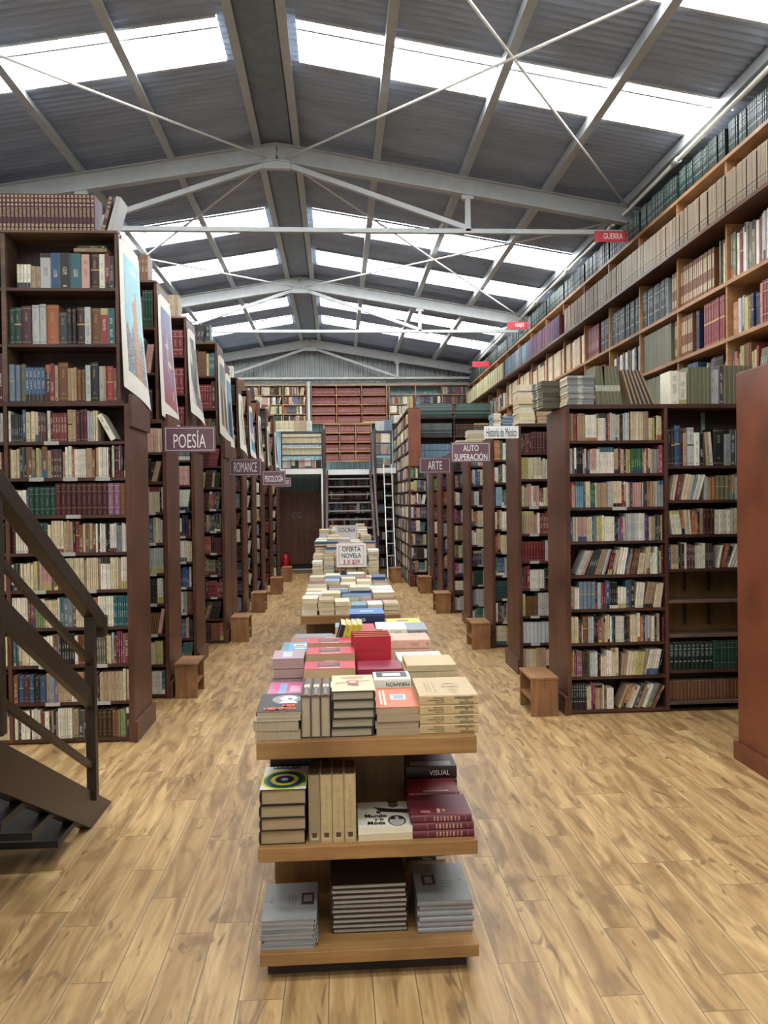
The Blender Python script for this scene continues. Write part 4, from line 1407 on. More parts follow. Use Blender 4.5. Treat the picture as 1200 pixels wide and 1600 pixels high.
# top board, front row
stack(-.268, -.128, 2.40, 2.63, .76, [.028, .032, .015, .013], 'ttwk', 'p', 'head_left', 'thick paperback under the black MIS TIEMPOS cover' if False else 'paperback in the front left corner pile of the display table', page=PG,
      first_cover=('rects', [('E', .62, .66, .34, .24, lin('#8d8c88')), ('E', .66, .7, .2, .15, lin('#cbc9c4')), ('E', .7, .66, .05, .05, lin('#4a4a4a')), ('P', [(.45, .42), (.9, .42), (.8, .55), (.55, .55)], lin('#e0dfda'))], [('MIS', .7, .27, .034, 'orangeink', 90), ('TIEMPOS', .5, .12, .034, 'orangeink', 90)]))
for k in range(3):
    xa = -.124 + k * .0305
    m4 = Matrix((Vector((1, 0, 0)), Vector((0, 0, -1)), Vector((0, 1, 0)))).transposed().to_4x4()
    m4.translation = (xa + .015, 2.405, .76 + .137)
    add_book(m4, .0295, .137, .225, 'd', 'H', tr, None, page=lin('#a99a7e'), col=lin('#5d4a3d'), bands=[(.1, .42, lin('#3b3230'), (*lin('#b7b0a2'), .7)), (.46, .62, lin('#ddd0ae'), (*DARK, .8)), (.66, .95, lin('#55423a'), None)],
             label=['brown thick volume standing spine up, nearest the front left pile', 'brown thick volume standing spine up, middle of three', 'brown thick volume standing spine up, beside the beige hardcovers'][k])
stack(-.03, .107, 2.41, 2.63, .76, [.029] * 5, 'kkkkk', 'h', 'head_right', 'thick black-bound hardcover in the pile with the red emblem cover', page=lin('#9c9079'), first_cover=('base', '#d6c498', [('P', [(.08, .42), (.12, .36), (.92, .5), (.92, .56)], lin('#9a6a5a')), ('E', .5, .45, .16, .14, lin('#b0604e')), ('E', .5, .45, .08, .08, lin('#d8b6a0')), ('P', [(.35, .66), (.65, .66), (.6, .52), (.4, .52)], lin('#7a4a44')), ('E', .45, .68, .1, .03, lin('#6a5a4c'))] + F([(.2, .1, .8, .14, '#b39c74'), (.25, .2, .75, .235, '#b39c74')]), []))
stack(.112, .25, 2.41, 2.655, .76, [.022] * 4, 'ttto', 'p', 'head_right', 'orange paperback in the front pile beside the Antología books', page=lin('#a38f70'), first_cover=('base', '#d2673c', F([(.25, .35, .62, .62, '#b9c4bd'), (.3, .38, .55, .58, '#7d98a0'), (.74, .12, .79, .9, '#f2d8b8'), (.83, .15, .88, .85, '#f2d8b8')]), []))
for k in range(4):
    lb = ['bottom', 'second from the bottom', 'third from the bottom', 'topmost'][k]
    b = lying(.342 + tr.uniform(-.003, .003), 2.535, .76 + k * .0305, .187, .25, .0305, 'c', 'p', tr, 'spine', None, tr.uniform(-.01, .01), col=lin('#b89d70'), page=lin('#b8a57e'), bands=[],
              label='tan ANTOLOGÍA DEL CENTENARIO volume at the front right corner, ' + lb,
              cover=('textspine', [('ANTOLOGÍA', .2, .24, .0085), ('DEL', .2, .5, .005), ('CENTENARIO', .24, .76, .011), ('•', .47, .5, .011), ('LUIS G. URBINA', .66, .28, .0045), ('PEDRO HENRÍQUEZ UREÑA', .72, .52, .0045), ('NICOLÁS RANGEL', .68, .76, .0045)],
                     F([(.1, .3, .13, .45, '#9a8460'), (.2, .3, .23, .48, '#9a8460'), (.3, .3, .33, .45, '#9a8460'), (.42, .25, .5, .55, '#8f7a56'), (.6, .3, .64, .5, '#8f7a56'), (.15, .68, .75, .7, '#9a8460'), (.2, .76, .7, .78, '#9a8460'), (.2, .82, .7, .84, '#9a8460')]) if k == 3 else []))
# second row
stack(-.262, -.135, 2.68, 2.9, .76, [.035, .03], 'ap', 'p', 'fore', 'pink illustrated paperback behind the MIS TIEMPOS pile', first_cover=('base', '#c76d92', F([(.1, .3, .9, .5, '#8fa7c9'), (.3, .6, .7, .9, '#e0a6bd')]), []))
stack(-.255, -.135, 2.93, 3.1, .76, [.036, .036, .036, .038], 'aaaa', 'p', 'fore', 'greyish mauve paperback at the left rim of the table', page=lin('#a48a80'), first_cover=('base', '#a58a8f', F([(.2, .3, .8, .6, '#b6bccb')]), []))
for j, (ya, yb, n, zt_) in enumerate(((2.76, 2.9, 4, .9), (2.93, 3.07, 4, .92), (3.1, 3.23, 4, .93))):
    stack(-.13, .055, ya, yb, .76, [(zt_ - .76) / n] * n, 'RRRR', 'p', 'fore', ['red paperback with dark picture, near pile of the three red piles', 'red paperback with dark picture, middle pile of the three', 'red paperback with dark picture, far pile of the three'][j], col=lin('#bb3040'), page=lin('#b49a70'),
          first_cover=('rects', F([(.25, .25, .75, .7, '#4a2a30'), (.3, .3, .6, .6, '#7a4a48'), (.86, .3, .93, .7, '#e6c9b0'), (.06, .4, .1, .6, '#efe4da')]), []))
stack(-.115, .04, 2.65, 2.735, .76, [.05, .05], 'ww', 'p', 'fore', 'plain white-covered book tucked behind the spine-up volumes')
stack(.12, .25, 2.69, 2.81, .76, [.04, .038, .035], 'cpw', 'p', 'spine', 'salmon book with black and white photo, in the MIRAMÓN pile', page=lin('#c9b08a'), bands=[],
      first_cover=('textspine', [('MIRAMÓN', .36, .5, .02)], F([(.25, .08, .95, .92, '#3b3b3d'), (.4, .25, .8, .75, '#c4c1bd')])))
stack(.07, .235, 2.84, 2.985, .76, [.06, .06], 'mm', 'p', 'spine', 'crimson cloth book lying below the upright red covers', col=lin('#86213c'), bands=[])
for k in range(4):
    m4 = Matrix((Vector((0, -1, 0)), Vector((1, 0, 0)), Vector((0, 0, 1)))).transposed().to_4x4()
    m4 = Matrix.Translation((.055 + k * -.003, 3.03 + k * .018, .76)) @ Matrix.Rotation(R(-4), 4, 'X') @ m4
    add_book(m4, .014, .148, .205 + k * .004, 'r', 'p', tr, None, col=lin('#a81626'), bands=[],
             cover=('rects', F([(.12, .72, .88, .728, '#5b0f18'), (.38, .12, .62, .32, '#8a1522'), (.42, .1, .58, .34, '#7c1420'), (.46, .14, .54, .3, '#3f0b12')]), []) if k == 0 else None,
             label=['bright red book standing upright with round emblem facing front', 'bright red book standing directly behind the emblem cover', 'bright red upright book, third in the standing set', 'bright red upright book, rearmost of the standing set'][k])
stack(.245, .43, 2.81, 3.0, .76, [.022] * 6, 'cccccc', 'p', 'head_left', 'tan booklet in the fanned pile behind the Antología volumes', col=lin('#bfa678'), page=lin('#bba982'), jitter=.008)
stack(.235, .42, 3.05, 3.24, .76, [.035, .035, .03], 'wbw', 'p', 'head_left', 'white magazine in the pile along the right rim of the table', col=None, first_cover=('base', '#ded9cf', F([(.1, .2, .5, .8, '#b9b9b6'), (.6, .3, .8, .7, '#c9a9a0'), (.2, .3, .35, .6, '#8a8f98')]), []))
stack(.2, .39, 3.3, 3.47, .76, [.05, .05, .04], 'ppp', 'p', 'spine', 'salmon pink paperback in the right-hand salmon pile', col=lin('#d9a48c'), first_cover=('rects', F([(.7, .15, .72, .4, '#b06a58'), (.78, .15, .8, .45, '#b06a58'), (.62, .15, .64, .35, '#b06a58')]), []))
stack(.17, .31, 3.53, 3.74, .76, [.03] * 5, 'wLwLw', 'p', 'spine', 'whitish folded newspaper in the pile left of the grey magazines')
stack(.318, .41, 3.53, 3.74, .76, [.024] * 6, 'LLsLLs', 'p', 'spine', 'grey and white magazine in the narrow pile on the right rim')
stack(.035, .16, 3.33, 3.56, .76, [.058, .058, .056], 'RRR', 'h', 'head_left', 'thick red hardcover in the centre pile behind the upright books', col=lin('#b52a3a'), page=lin('#d9cfb8'))
for k in range(4):
    m4 = Matrix.Translation((-.045 + k * .0235, 3.26, .76)) @ Matrix.Rotation(R(16), 4, 'Y')
    add_book(m4, .022, .16, .225, 'y', 'p', tr, None, col=lin('#cdb72a'), bands=[(.0, .96, lin('#cdb72a'), (*DARK, .6))] if k else [(0, 1, lin('#1d1b1c'), None)],
             label=['black-covered yellow book leaning right, leftmost of four', 'yellow spined book leaning right, second of four', 'yellow spined book leaning right, third of four', 'yellow spined book leaning right against the red hardcovers'][k])
BOOKS[-4]['col'] = lin('#1d1b1c')
stack(-.23, -.04, 3.42, 3.56, .76, [.04, .045], 'xx', 'h', 'spine', 'dusty mauve hardcover with gilt frame, nearer of the mauve pair', col=lin('#8f6258'), first_cover=('rects', F([(.1, .06, .13, .94, '#c79a7e'), (.85, .06, .88, .94, '#c79a7e'), (.4, .3, .55, .6, '#c79a7e')]), []))
stack(-.23, -.04, 3.6, 3.74, .76, [.04, .045], 'xx', 'h', 'spine', 'dusty mauve hardcover with gilt frame, farther of the mauve pair', col=lin('#8f6258'), first_cover=('rects', F([(.1, .06, .13, .94, '#c79a7e'), (.85, .06, .88, .94, '#c79a7e'), (.4, .3, .55, .6, '#c79a7e')]), []))
stack(-.24, -.055, 3.13, 3.36, .76, [.05, .05, .03], 'kse', 'p', 'fore', 'teal illustrated book in the pile left of the leaning yellow books', first_cover=('base', '#5e868f', F([(.1, .15, .85, .85, '#5f98c2'), (.2, .25, .45, .6, '#d4c9b0'), (.3, .3, .4, .5, '#b3433c'), (.6, .3, .7, .7, '#e6e0d0')]), []))
stack(.05, .225, 3.85, 4.05, .76, [.055, .06, .06], 'nnn', 'h', 'spine', 'dark blue hardcover in the tall pile at the far end', col=lin('#1c2550'), bands=[(.55, .9, None, (*PALE, .9))], first_cover=('base', '#3f6da8', F([(.4, .3, .6, .7, '#a9c8e0')]), []))
stack(.24, .42, 4.02, 4.2, .76, [.05, .045], 'xx', 'h', 'spine', 'dusty mauve hardcover at the far right end of the near table', col=lin('#8f6258'))
stack(.24, .41, 3.8, 3.97, .76, [.05, .05, .03], 'csy', 'p', 'fore', 'yellow book with small picture at the far right of the near table', first_cover=('base', '#d9d04e', F([(.3, .3, .6, .65, '#9a5d4a')]), []))
stack(-.02, .045, 3.86, 4.0, .76, [.05, .06], 'wu', 'p', 'fore', 'light blue booklet beside the dark blue hardcovers')
stack(-.23, -.04, 3.8, 3.98, .76, [.03, .03], 'xs', 'p', 'fore', 'flat brown book at the far left end of the near table')
# middle shelf
stack(-.258, -.112, 2.40, 2.61, .43, [.045, .04, .04, .048], 'kkkk', 'h', 'head_left', 'thick dictionary in the pile at the left of the middle shelf', page=lin('#a08a66'), col=lin('#1f1b1a'),
      first_cover=('rings', '#e4dfcf', [], [('LAROUSSE', .5, .9, .024, 'black', 90)]))
m4 = Matrix((Vector((0, -1, 0)), Vector((1, 0, 0)), Vector((0, 0, 1)))).transposed().to_4x4()
m4.translation = (-.245, 2.66, .43)
add_book(m4, .05, .2, .24, 'k', 'p', tr, None, col=lin('#171413'), bands=[], cover=('rects', F([(.18, .5, .42, .95, '#a08a4c'), (.62, .55, .85, .93, '#6b4522'), (.25, .6, .36, .8, '#1b1818')]), []), label='black and gold book standing behind the dictionaries on the middle shelf')
for k in range(4):
    m4 = Matrix.Translation((-.105 + .0375 * k + .018, 2.405, .43))
    add_book(m4, .036, .15, .213, 'c', 'H', tr, None, col=lin('#b09a6e' if k else '#8c7c5c'), page=lin('#6d5238'),
             bands=[(.045, .11, lin('#c0aa7a'), None), (.2, .85, None, (*lin('#8f774c'), .7))], cover=('mark',),
             label='cream standing volume with brown square, ' + ['leftmost of four beside the dictionaries', 'second of four from the dictionaries', 'third of four from the dictionaries', 'rightmost of four, next to the fashion magazine'][k])
stack(.05, .222, 2.405, 2.61, .43, [.022, .02], 'ww', 'p', 'fore', 'white newspaper-like magazine, El Mundo y la Moda, in the middle shelf', jitter=.002, col=lin('#d8cfbb'),
      first_cover=('rects', [('P', [(.22, .3), (.42, .45), (.5, .97), (.34, .97), (.3, .6)], lin('#1f1d1d')), ('E', .14, .7, .13, .1, lin('#6b5548')), ('P', [(0.0, .58), (.0, .82), (.06, .8), (.06, .6)], lin('#1b1716')),
                             ('E', .78, .73, .2, .17, lin('#2a2a2c')), ('E', .8, .73, .17, .14, lin('#a09a90')), ('P', [(.64, .62), (.64, .7), (.74, .7), (.74, .62)], lin('#1e1e20')), ('P', [(.64, .77), (.64, .85), (.74, .85), (.74, .77)], lin('#1e1e20'))],
                   [('El', .46, .4, .026, 'black', 1), ('Mundo', .6, .34, .032, 'black', 1), ('y la', .73, .4, .026, 'black', 1), ('Moda', .87, .34, .032, 'black', 1)]))
for k in range(3):
    lying(.318 + (.003, .001, -.004)[k], 2.49 , .43 + k * .0245, .195, .17, .0245, 'm', 'H', tr, 'spine', None, (.0, .01, -.008)[k], col=lin('#5e1f2c'),
          bands=[(q_, q_ + w__, lin('#a8836c'), None) for q_, w__ in ((.1, .006), (.2, .02), (.26, .02), (.32, .03), (.38, .02), (.43, .03), (.49, .02), (.54, .03), (.6, .02), (.76, .006))], label='maroon gilt volume lying at the right of the middle shelf, ' + ['bottom of three', 'middle of three', 'topmost with round emblem'][k],
          cover=('rects', F([(.12, .5, .3, .55, '#b98a78'), (.17, .42, .27, .46, '#b98a78'), (.08, .3, .1, .75, '#a06a60'), (.12, .66, .22, .82, '#9a5f58')]), []) if k == 2 else None)
stack(.225, .4, 2.6, 2.74, .43, [.023, .023, .023], 'mrr', 'h', 'spine', 'red cloth book behind the maroon volumes on the middle shelf', col=lin('#7b1420'), first_cover=('rects', F([(.1, .2, .18, .7, '#c9a59b'), (.24, .3, .28, .6, '#a36a62'), (.32, .3, .36, .6, '#a36a62')]), []))
lying(.325, 2.83, .43, .185, .15, .06, 'd', 'h', tr, 'spine', None, 0, col=lin('#2b211f'), bands=[], label='dark book under the VISUAL dictionary on the middle shelf')
lying(.325, 2.83, .49, .185, .15, .045, 'd', 'h', tr, 'spine', None, 0, col=lin('#35201f'), bands=[], label='dark VISUAL dictionary lying on the right of the middle shelf', cover=('textspine', [('VISUAL', .34, .5, .026)], F([(.08, .1, .4, .9, '#8f8a86'), (.5, .1, .95, .9, '#4a2526')]), 'pale'))
stack(.225, .405, 2.93, 3.09, .43, [.05, .05, .02], 'kks', 'h', 'spine', 'dark book with silvery patterned cover, deepest visible pile of middle shelf', first_cover=('base', '#8c8c88', F([(.5, .1, .95, .9, '#2c2828'), (.1, .2, .4, .4, '#c9c9c4')]), []))
for k in range(4):
    stack(.225, .405, 3.15 + k * .24, 3.33 + k * .24, .43, [.04, .04, .04], 'mkB', 'h', 'spine', 'hardcover on the right side of the middle shelf, %s pile back' % ordn(k + 1))
# bottom shelf
SV = lin('#858481')
cov = ('base', '#848380', F([(.06, .3, .3, .62, '#352c30'), (.1, .36, .26, .54, '#84797a'), (.4, .35, .42, .6, '#6a6966'), (.46, .35, .48, .6, '#6a6966'), (.52, .35, .54, .6, '#6a6966'), (.84, .42, .88, .46, '#b3565a'), (.82, .5, .9, .54, '#6a6966')]), [])
stack(-.258, -.085, 2.405, 2.64, .10, [.0152] * 6, 'LLLLLL', 'h', 'head_right', 'silver-grey album at the left of the bottom shelf', col=SV, page=lin('#a9a59d'), first_cover=cov, jitter=.005)
stack(-.042, .207, 2.475, 2.725, .10, [.0158] * 10, 'dddddddddd', 'h', 'head_left', 'brown-covered large album in the middle of the bottom shelf', col=lin('#33241c'), page=lin('#b5ada0'), jitter=.0025,
      first_cover=('rects', F([(.35, .72, .5, .8, '#7d6a58'), (.55, .74, .6, .78, '#a59072')]), []))
stack(.243, .421, 2.455, 2.71, .10, [.0172] * 6, 'LLLLLL', 'h', 'spine', 'silver-grey album at the right of the bottom shelf', col=SV, bands=[(.05, .12, None, (*lin('#b0605e'), .9))], page=lin('#a9a59d'), jitter=.004,
      first_cover=('base', '#848380', F([(.42, .6, .68, .86, '#352c30'), (.46, .66, .64, .8, '#84797a'), (.35, .3, .37, .52, '#6a6966'), (.42, .3, .44, .52, '#6a6966'), (.49, .3, .51, .52, '#6a6966'), (.62, .12, .66, .15, '#b3565a'), (.5, .1, .54, .17, '#6a6966')]), []))
stack(.225, .4, 2.95, 3.2, .10, [.018] * 9, 'kLkLkLkLk', 'p', 'spine', 'dark album in the pile deeper under the right of the table', col=lin('#3a3a3c'))
for k in range(3):
    stack(.225, .4, 3.25 + k * .28, 3.5 + k * .28, .10, [.03] * 5, 'kLqkL', 'p', 'spine', 'album on the right side of the bottom shelf, %s pile back' % ordn(k + 1))

# tables behind: rows of paperbacks
def pile_grid(tab, x0, x1, y0, y1, z0, ncol, nrow, hmin, hmax, codes):
    g = random.Random(tab)
    for r_ in range(nrow):
        ya, yb = y0 + (y1 - y0) * r_ / nrow, y0 + (y1 - y0) * (r_ + 1) / nrow
        nc = ncol + (1 if r_ == 0 else g.choice([-1, 0, 0]))
        for c_ in range(nc):
            xa, xb = x0 + (x1 - x0) * c_ / nc, x0 + (x1 - x0) * (c_ + 1) / nc
            z, n = z0, 0
            H = g.uniform(hmin, hmax) + (hmax - hmin) * .5 * (r_ / nrow)
            cd = g.choice(codes)
            while z < z0 + H:
                th = g.uniform(.014, .032)
                n += 1
                if g.random() < .5:
                    cd = g.choice(codes)
                w_ = (xb - xa) * g.uniform(.9, .985)
                lying((xa + xb) / 2 + g.uniform(-.003, .003), (ya + yb) / 2 + g.uniform(-.005, .005), z, w_, (yb - ya) * g.uniform(.88, .97), th, cd, 'p', g, g.choice(['spine', 'fore', 'fore', 'head_left']), None, g.uniform(-.03, .03))
                BOOKS[-1]['wherep'] = ('%s layer, %s pile from left, %s row of the %s display table' % (ordn(n), ordn(c_ + 1), ordn(r_ + 1), tab))
                BOOKS[-1]['bands'] = []
                z += th


pile_grid('second', -.245, .395, 5.02, 6.95, .76, 5, 9, .04, .09, 'wwwcccctLLpubBr')
pile_grid('third', -.265, .405, 7.72, 9.55, .76, 5, 8, .13, .28, 'wwcctLpubBrGe')
pile_grid('farthest', -.265, .405, 10.12, 11.9, .76, 5, 7, .22, .34, 'wwccttLpuBrG')
for zt, nm in ((.43, 'middle'), (.10, 'bottom')):
    for k in range(4):
        stack(-.235, .38, 5.03 + k * .08, 5.1 + k * .08, zt, [.03, .03], 'kq', 'p', 'spine', 'dark book on the %s shelf of second table, %s row' % (nm, ordn(k + 1)))

# table-top signs
def easel(label, x0, x1, y, z0, z1, foot, lines):
    T = thing('price_sign', label, 'sign', ((x0 + x1) / 2, y, foot))
    bx(x0, x1, y - .006, y, z0, z1).obj('board', M['white'], T)
    for x in (x0 + .03, x1 - .03):
        bx(x - .012, x + .012, y + .0005, y + .015, foot, z0 + .06).obj('leg', M['pine'], T)
    m = MB(); b_ = .022; w_ = .004
    for (a, b, c, d) in ((x0 + b_, x1 - b_, z0 + b_, z0 + b_ + w_), (x0 + b_, x1 - b_, z1 - b_ - w_, z1 - b_), (x0 + b_, x0 + b_ + w_, z0 + b_, z1 - b_), (x1 - b_ - w_, x1 - b_, z0 + b_, z1 - b_)):
        m.box(a, b, y - .0075, y - .0062, c, d, occ=False)
    m.obj('border_line', M['inkred'], T)
    n = len(lines)
    for i, (s_, mt) in enumerate(lines):
        text_mesh('lettering', s_, (z1 - z0) * .27, mt, frame_mtx(((x0 + x1) / 2, y - .0075, z1 - (z1 - z0) * (.25 + .27 * i)), (1, 0, 0), (0, 0, 1)), T, .8, bold=.0008)


easel('white hand-lettered sign reading OFERTA NOVELA 3 X $39', -.02, .275, 7.69, .845, 1.08, .76, [('OFERTA', M['black']), ('NOVELA', M['black']), ('3 X $39', M['inkred'])])
easel('white hand-lettered sign reading COCINA, behind the offer sign', -.035, .26, 10.05, .93, 1.19, .76, [('COCINA', M['black'])])

# ------------------------------------------------------------------ things on top of the cases
y = LROWS[0][1]
g = random.Random(8)
ztp = 3.218
x = -1.50
n = 0
for k in range(30):
    w_ = .0245 if k else .026
    mtx = Matrix.Translation((x - w_ / 2, y + .03, ztp))
    gi = lin('#c8b06c')
    add_book(mtx, w_ - .0008, .165, .233, 'm', 'V', g, ('top of the front left bookcase', 30 - k, 30))
    BOOKS[-1]['wherep'] = 'standing on top of front left bookcase, %s of the row' % ordn(k + 1) + ' counted from its aisle end'
    x -= w_
for j, (dx, tl) in enumerate(((0, 14), (.038, 16))):
    w_ = .028
    mtx = Matrix.Translation((-1.466 + dx + .0, y + .03, ztp)) @ Matrix.Rotation(R(tl), 4, 'Y') @ Matrix.Translation((w_ / 2, 0, 0.0))
    add_book(mtx, w_, .165, .233, 'm' if j == 0 else 'L', 'V' if j == 0 else 'n', g, None, label='maroon gilt volume leaning at the aisle end of the top row' if j == 0 else 'pale book leaning last at the aisle end of the top row')
lying(-1.535, y + .1, 3.093, .2, .13, .022, 't', 'p', g, 'spine', None, .02, label='tan book lying flat on the standing books, topmost left shelf')
lying(-1.525, y + .1, 3.115, .17, .13, .016, 'G', 'p', g, 'spine', None, -.03, label='dark green book lying flat over the tan one, topmost left shelf')
for k, (xe, y) in enumerate(LROWS[1:], 1):
    sq = ['', '5w26/20~-12 3k26/20 9B22/20', '4w24/18 4u20/20~8 6t22/20', '12k18/19~10 G20/20', '*pale', '*mix', '*pale', '*dark', '*mix', '*pale'][k]
    fill((xe - .66, y + .02, 3.218), (1, 0, 0), (0, 1, 0), .55, .3, .16, sq, g, 'top of the %s' % LNAME[k].split(',')[0])


def pile(x0, x1, y0, y1, z, n, th, code, face, where, yaw=0, style='p', page=None):
    for i in range(n):
        lying((x0 + x1) / 2 + g.uniform(-.006, .006), (y0 + y1) / 2 + g.uniform(-.006, .006), z, x1 - x0, y1 - y0, th, code, style, g, face, None, yaw + g.uniform(-.03, .03), page=page)
        BOOKS[-1]['wherep'] = '%s from the bottom of %s' % (ordn(i + 1), where)
        BOOKS[-1]['bands'] = [(.45, .62, lin('#b5b9a6'), None)] if code in 'zs' else []
        z += th
    return z


MAG = lin('#7b7d6c')
y = RROWS[0][1]
tz = LTOP + .03
for nm, xa, ya, nn in (('left', 1.58, y + .02, 11), ('middle', 1.585, y + .25, 10)):
    pass
pile(1.46, 1.68, y + .22, y + .42, tz, 11, .018, 'z', 'head_left', 'the dark magazine pile over the right bookcase corner', .1, page=lin('#55534a'))
pile(1.6, 1.79, y + .02, y + .2, tz, 10, .02, 's', 'spine', 'the flat grey-green magazine pile on the right bookcase', style='n')
for i in range(8):
    m4 = Matrix.Translation((1.81 + i * .0235, y + .03, tz)) @ Matrix.Rotation(R(-6 if i > 2 else -1), 4, 'Y')
    add_book(m4, .022, .19, .27, 'z', 'p', g, None, bands=[(.35, .5, lin('#b3b7a4'), None)], label='grey-green bound magazine standing on the right bookcase, %s from the flat pile' % ordn(i + 1))
for i in range(11):
    m4 = Matrix.Translation((2.06 + i * .0155, y + .03, tz)) @ Matrix.Rotation(R(-16 - i * .7), 4, 'Y')
    add_book(m4, .0125, .18, .255, 'K' if i % 2 else 't', 'n', g, None, label='thin magazine leaning left on the right bookcase, %s in its fan' % ordn(i + 1))
fill((2.32, y + .02, tz), (1, 0, 0), (0, 1, 0), .62, .3, .18, '2w40/23 6z18/26:n 2L18/24 K20/27 6z22/27:n', g, 'top of front right bookcase')
y = RROWS[1][1]
pile(1.56, 1.7, y + .02, y + .24, tz, 12, .028, 'c', 'head_left', 'the tall pale pile on the second right bookcase')
pile(1.72, 1.98, y + .02, y + .22, tz, 4, .032, 't', 'spine', 'the wide brown pile on the second right bookcase')
pile(1.72, 1.98, y + .02, y + .22, tz + .13, 4, .028, 'n', 'spine', 'the navy books over the wide brown pile')
y = RROWS[2][1]
pile(1.58, 1.66, y + .02, y + .24, tz, 9, .025, 'u', 'head_left', 'the narrow pale blue pile on the third right bookcase')
pile(1.67, 1.92, y + .02, y + .24, tz, 6, .032, 'q', 'spine', 'the slate blue pile on the third right bookcase', 0, 'h')
y = RROWS[3][1]
pile(1.55, 1.8, y + .02, y + .24, tz, 7, .025, 'x', 'fore', 'the rosy pile on the fourth right bookcase')
pile(1.8, 2.1, y + .02, y + .24, tz, 9, .022, 's', 'fore', 'the grey magazine pile on the fourth right bookcase', .08)
y = RROWS[4][1]
pile(1.6, 1.8, y + .02, y + .24, tz, 6, .025, 'q', 'fore', 'the slate pile on the fifth right bookcase')
pile(1.82, 1.98, y + .02, y + .24, tz, 9, .026, 'y', 'fore', 'the yellowish pile on the fifth right bookcase')
fill((1.26, 13.38, 3.12), (1, 0, 0), (0, 1, 0), .2, .3, .16, '*pale', g, 'top of tall corner bookcase')
for k in range(5):
    pile(1.27, 1.44, 13.6 + k * .6, 13.8 + k * .6, 3.12, 6, .025, 'L', 'head_left', 'the pile on the long aisle case, %s along' % ordn(k + 1))

# ------------------------------------------------------------------ near staircase at the left edge
T = thing('staircase', 'brown steel staircase cutting in at the lower left corner', 'staircase', (-1.2, 3.7, 0))
sl = (1.56 - .98) / 1.07                 # rise over run towards the camera
SX = -1.165


def sp(y, z):   # a point on the stair's slope line: z at the floor end y=3.72
    return (SX, y, z)


y_a, y_b = 3.86, -0.5
zs = lambda yy, off: (3.80 - yy) * .56 + off
for side, X in (('near', SX), ('far', SX - .95)):
    m = MB()
    # web with foot cut level with the floor
    w0 = .165
    pts = [(3.93, 0.0), (3.62, 0.0), (y_b, zs(y_b, -.10)), (y_b, zs(y_b, .07)), (3.93, zs(3.93, .075))]
    n0 = len(m.v)
    for xx in (X - .004, X + .004):
        for (yy, z_) in pts:
            m.v.append((xx, yy, max(z_, 0)))
    np_ = len(pts)
    m.face([n0 + i for i in range(np_)]); m.face([n0 + np_ + i for i in range(np_)][::-1])
    for i in range(np_):
        j = (i + 1) % np_
        m.face((n0 + i, n0 + np_ + i, n0 + np_ + j, n0 + j))
    sgn = -1 if X == SX else 1
    m.beam((X + sgn * .025, 3.9, zs(3.9, .072)), (X + sgn * .025, y_b, zs(y_b, .066)), .055, .008)
    m.beam((X + sgn * .025, 3.62, .004), (X + sgn * .025, y_b, zs(y_b, -.10)), .055, .008)
    m.obj('stringer', M['stair'], T)
for k in range(14):
    z_ = .115 + k * .148
    yy = 3.50 - k * .264
    m = MB()
    m.box(SX - .945, SX - .008, yy - .27, yy, z_ - .03, z_)
    m.obj('tread', M['tread'], T, .002)
for (yy, lo, hi) in ((3.66, .12, .99), (2.68, .72, 1.56), (1.5, 1.35, 2.2)):
    bx(SX - .022, SX + .022, yy - .02, yy + .02, lo, hi).obj('post', M['stair'], T, .002)
hr = lambda yy: .99 + (3.66 - yy) * .585
MB().beam((SX, 3.80, hr(3.80) + .02), (SX, .4, hr(.4) + .02), .055, .072).obj('handrail', M['stair'], T, .004)
bx(SX - .03, SX + .03, 3.78, 3.84, .86, .96).obj('handrail_end', M['stair'], T, .004)
MB().beam((SX, 3.66, .585), (SX, .4, .585 + 3.26 * .585), .03, .08).obj('middle_rail', M['stair'], T)
for z_ in (.76, .27):
    MB().beam((SX, 3.66, z_), (SX, .4, z_ + 3.26 * .585), .02, .028).obj('thin_rail', M['stair'], T)
T2 = thing('landing', 'dark steel landing at the head of the near stairs', 'platform', (-1.7, -1.1, 2.1))
bx(SX - .95, SX + .02, -1.8, -.45, 2.13, 2.2).obj('platform', M['tread'], T2)
for x in (SX - .9, SX - .03):
    bx(x - .03, x + .03, -1.75, -1.69, 0, 2.13).obj('post', M['stair'], T2)

# ------------------------------------------------------------------ turn the book records into objects
def kind_of(b):
    if b['style'] in 'vVT' or (b['style'] == 'N'):
        return 'set_volume'
    if b['style'] in 'M' or (b['code'] in 'z' and b['style'] in 'pn'):
        return 'magazine'
    if b['style'] in 'hH':
        return 'hardcover_book'
    return 'booklet' if b['w'] < .0125 else 'paperback_book'  # booklet: a thin paperback, split off by thickness alone


KN = {'set_volume': 'volume', 'magazine': 'magazine', 'hardcover_book': 'hardcover', 'paperback_book': 'paperback', 'booklet': 'booklet'}
camp = cam.matrix_world.translation.copy()
inv = cam.matrix_world.inverted()
for b in BOOKS:
    w, d, h, m4 = b['w'], b['d'], b['h'], b['m']
    occ_box([tuple(m4 @ Vector(q)) for q in ((-w / 2, 0.0, 0), (w / 2, 0.0, 0), (w / 2, d, 0), (-w / 2, d, 0), (-w / 2, 0, h), (w / 2, 0, h), (w / 2, d, h), (-w / 2, d, h))])
bvh = BVHTree.FromPolygons(OCC_V, OCC_F)


def proj(p):
    q = inv @ p
    if q.z > -.1:
        return None
    return 600 - q.x / q.z * 1200, 800 + q.y / q.z * 1200


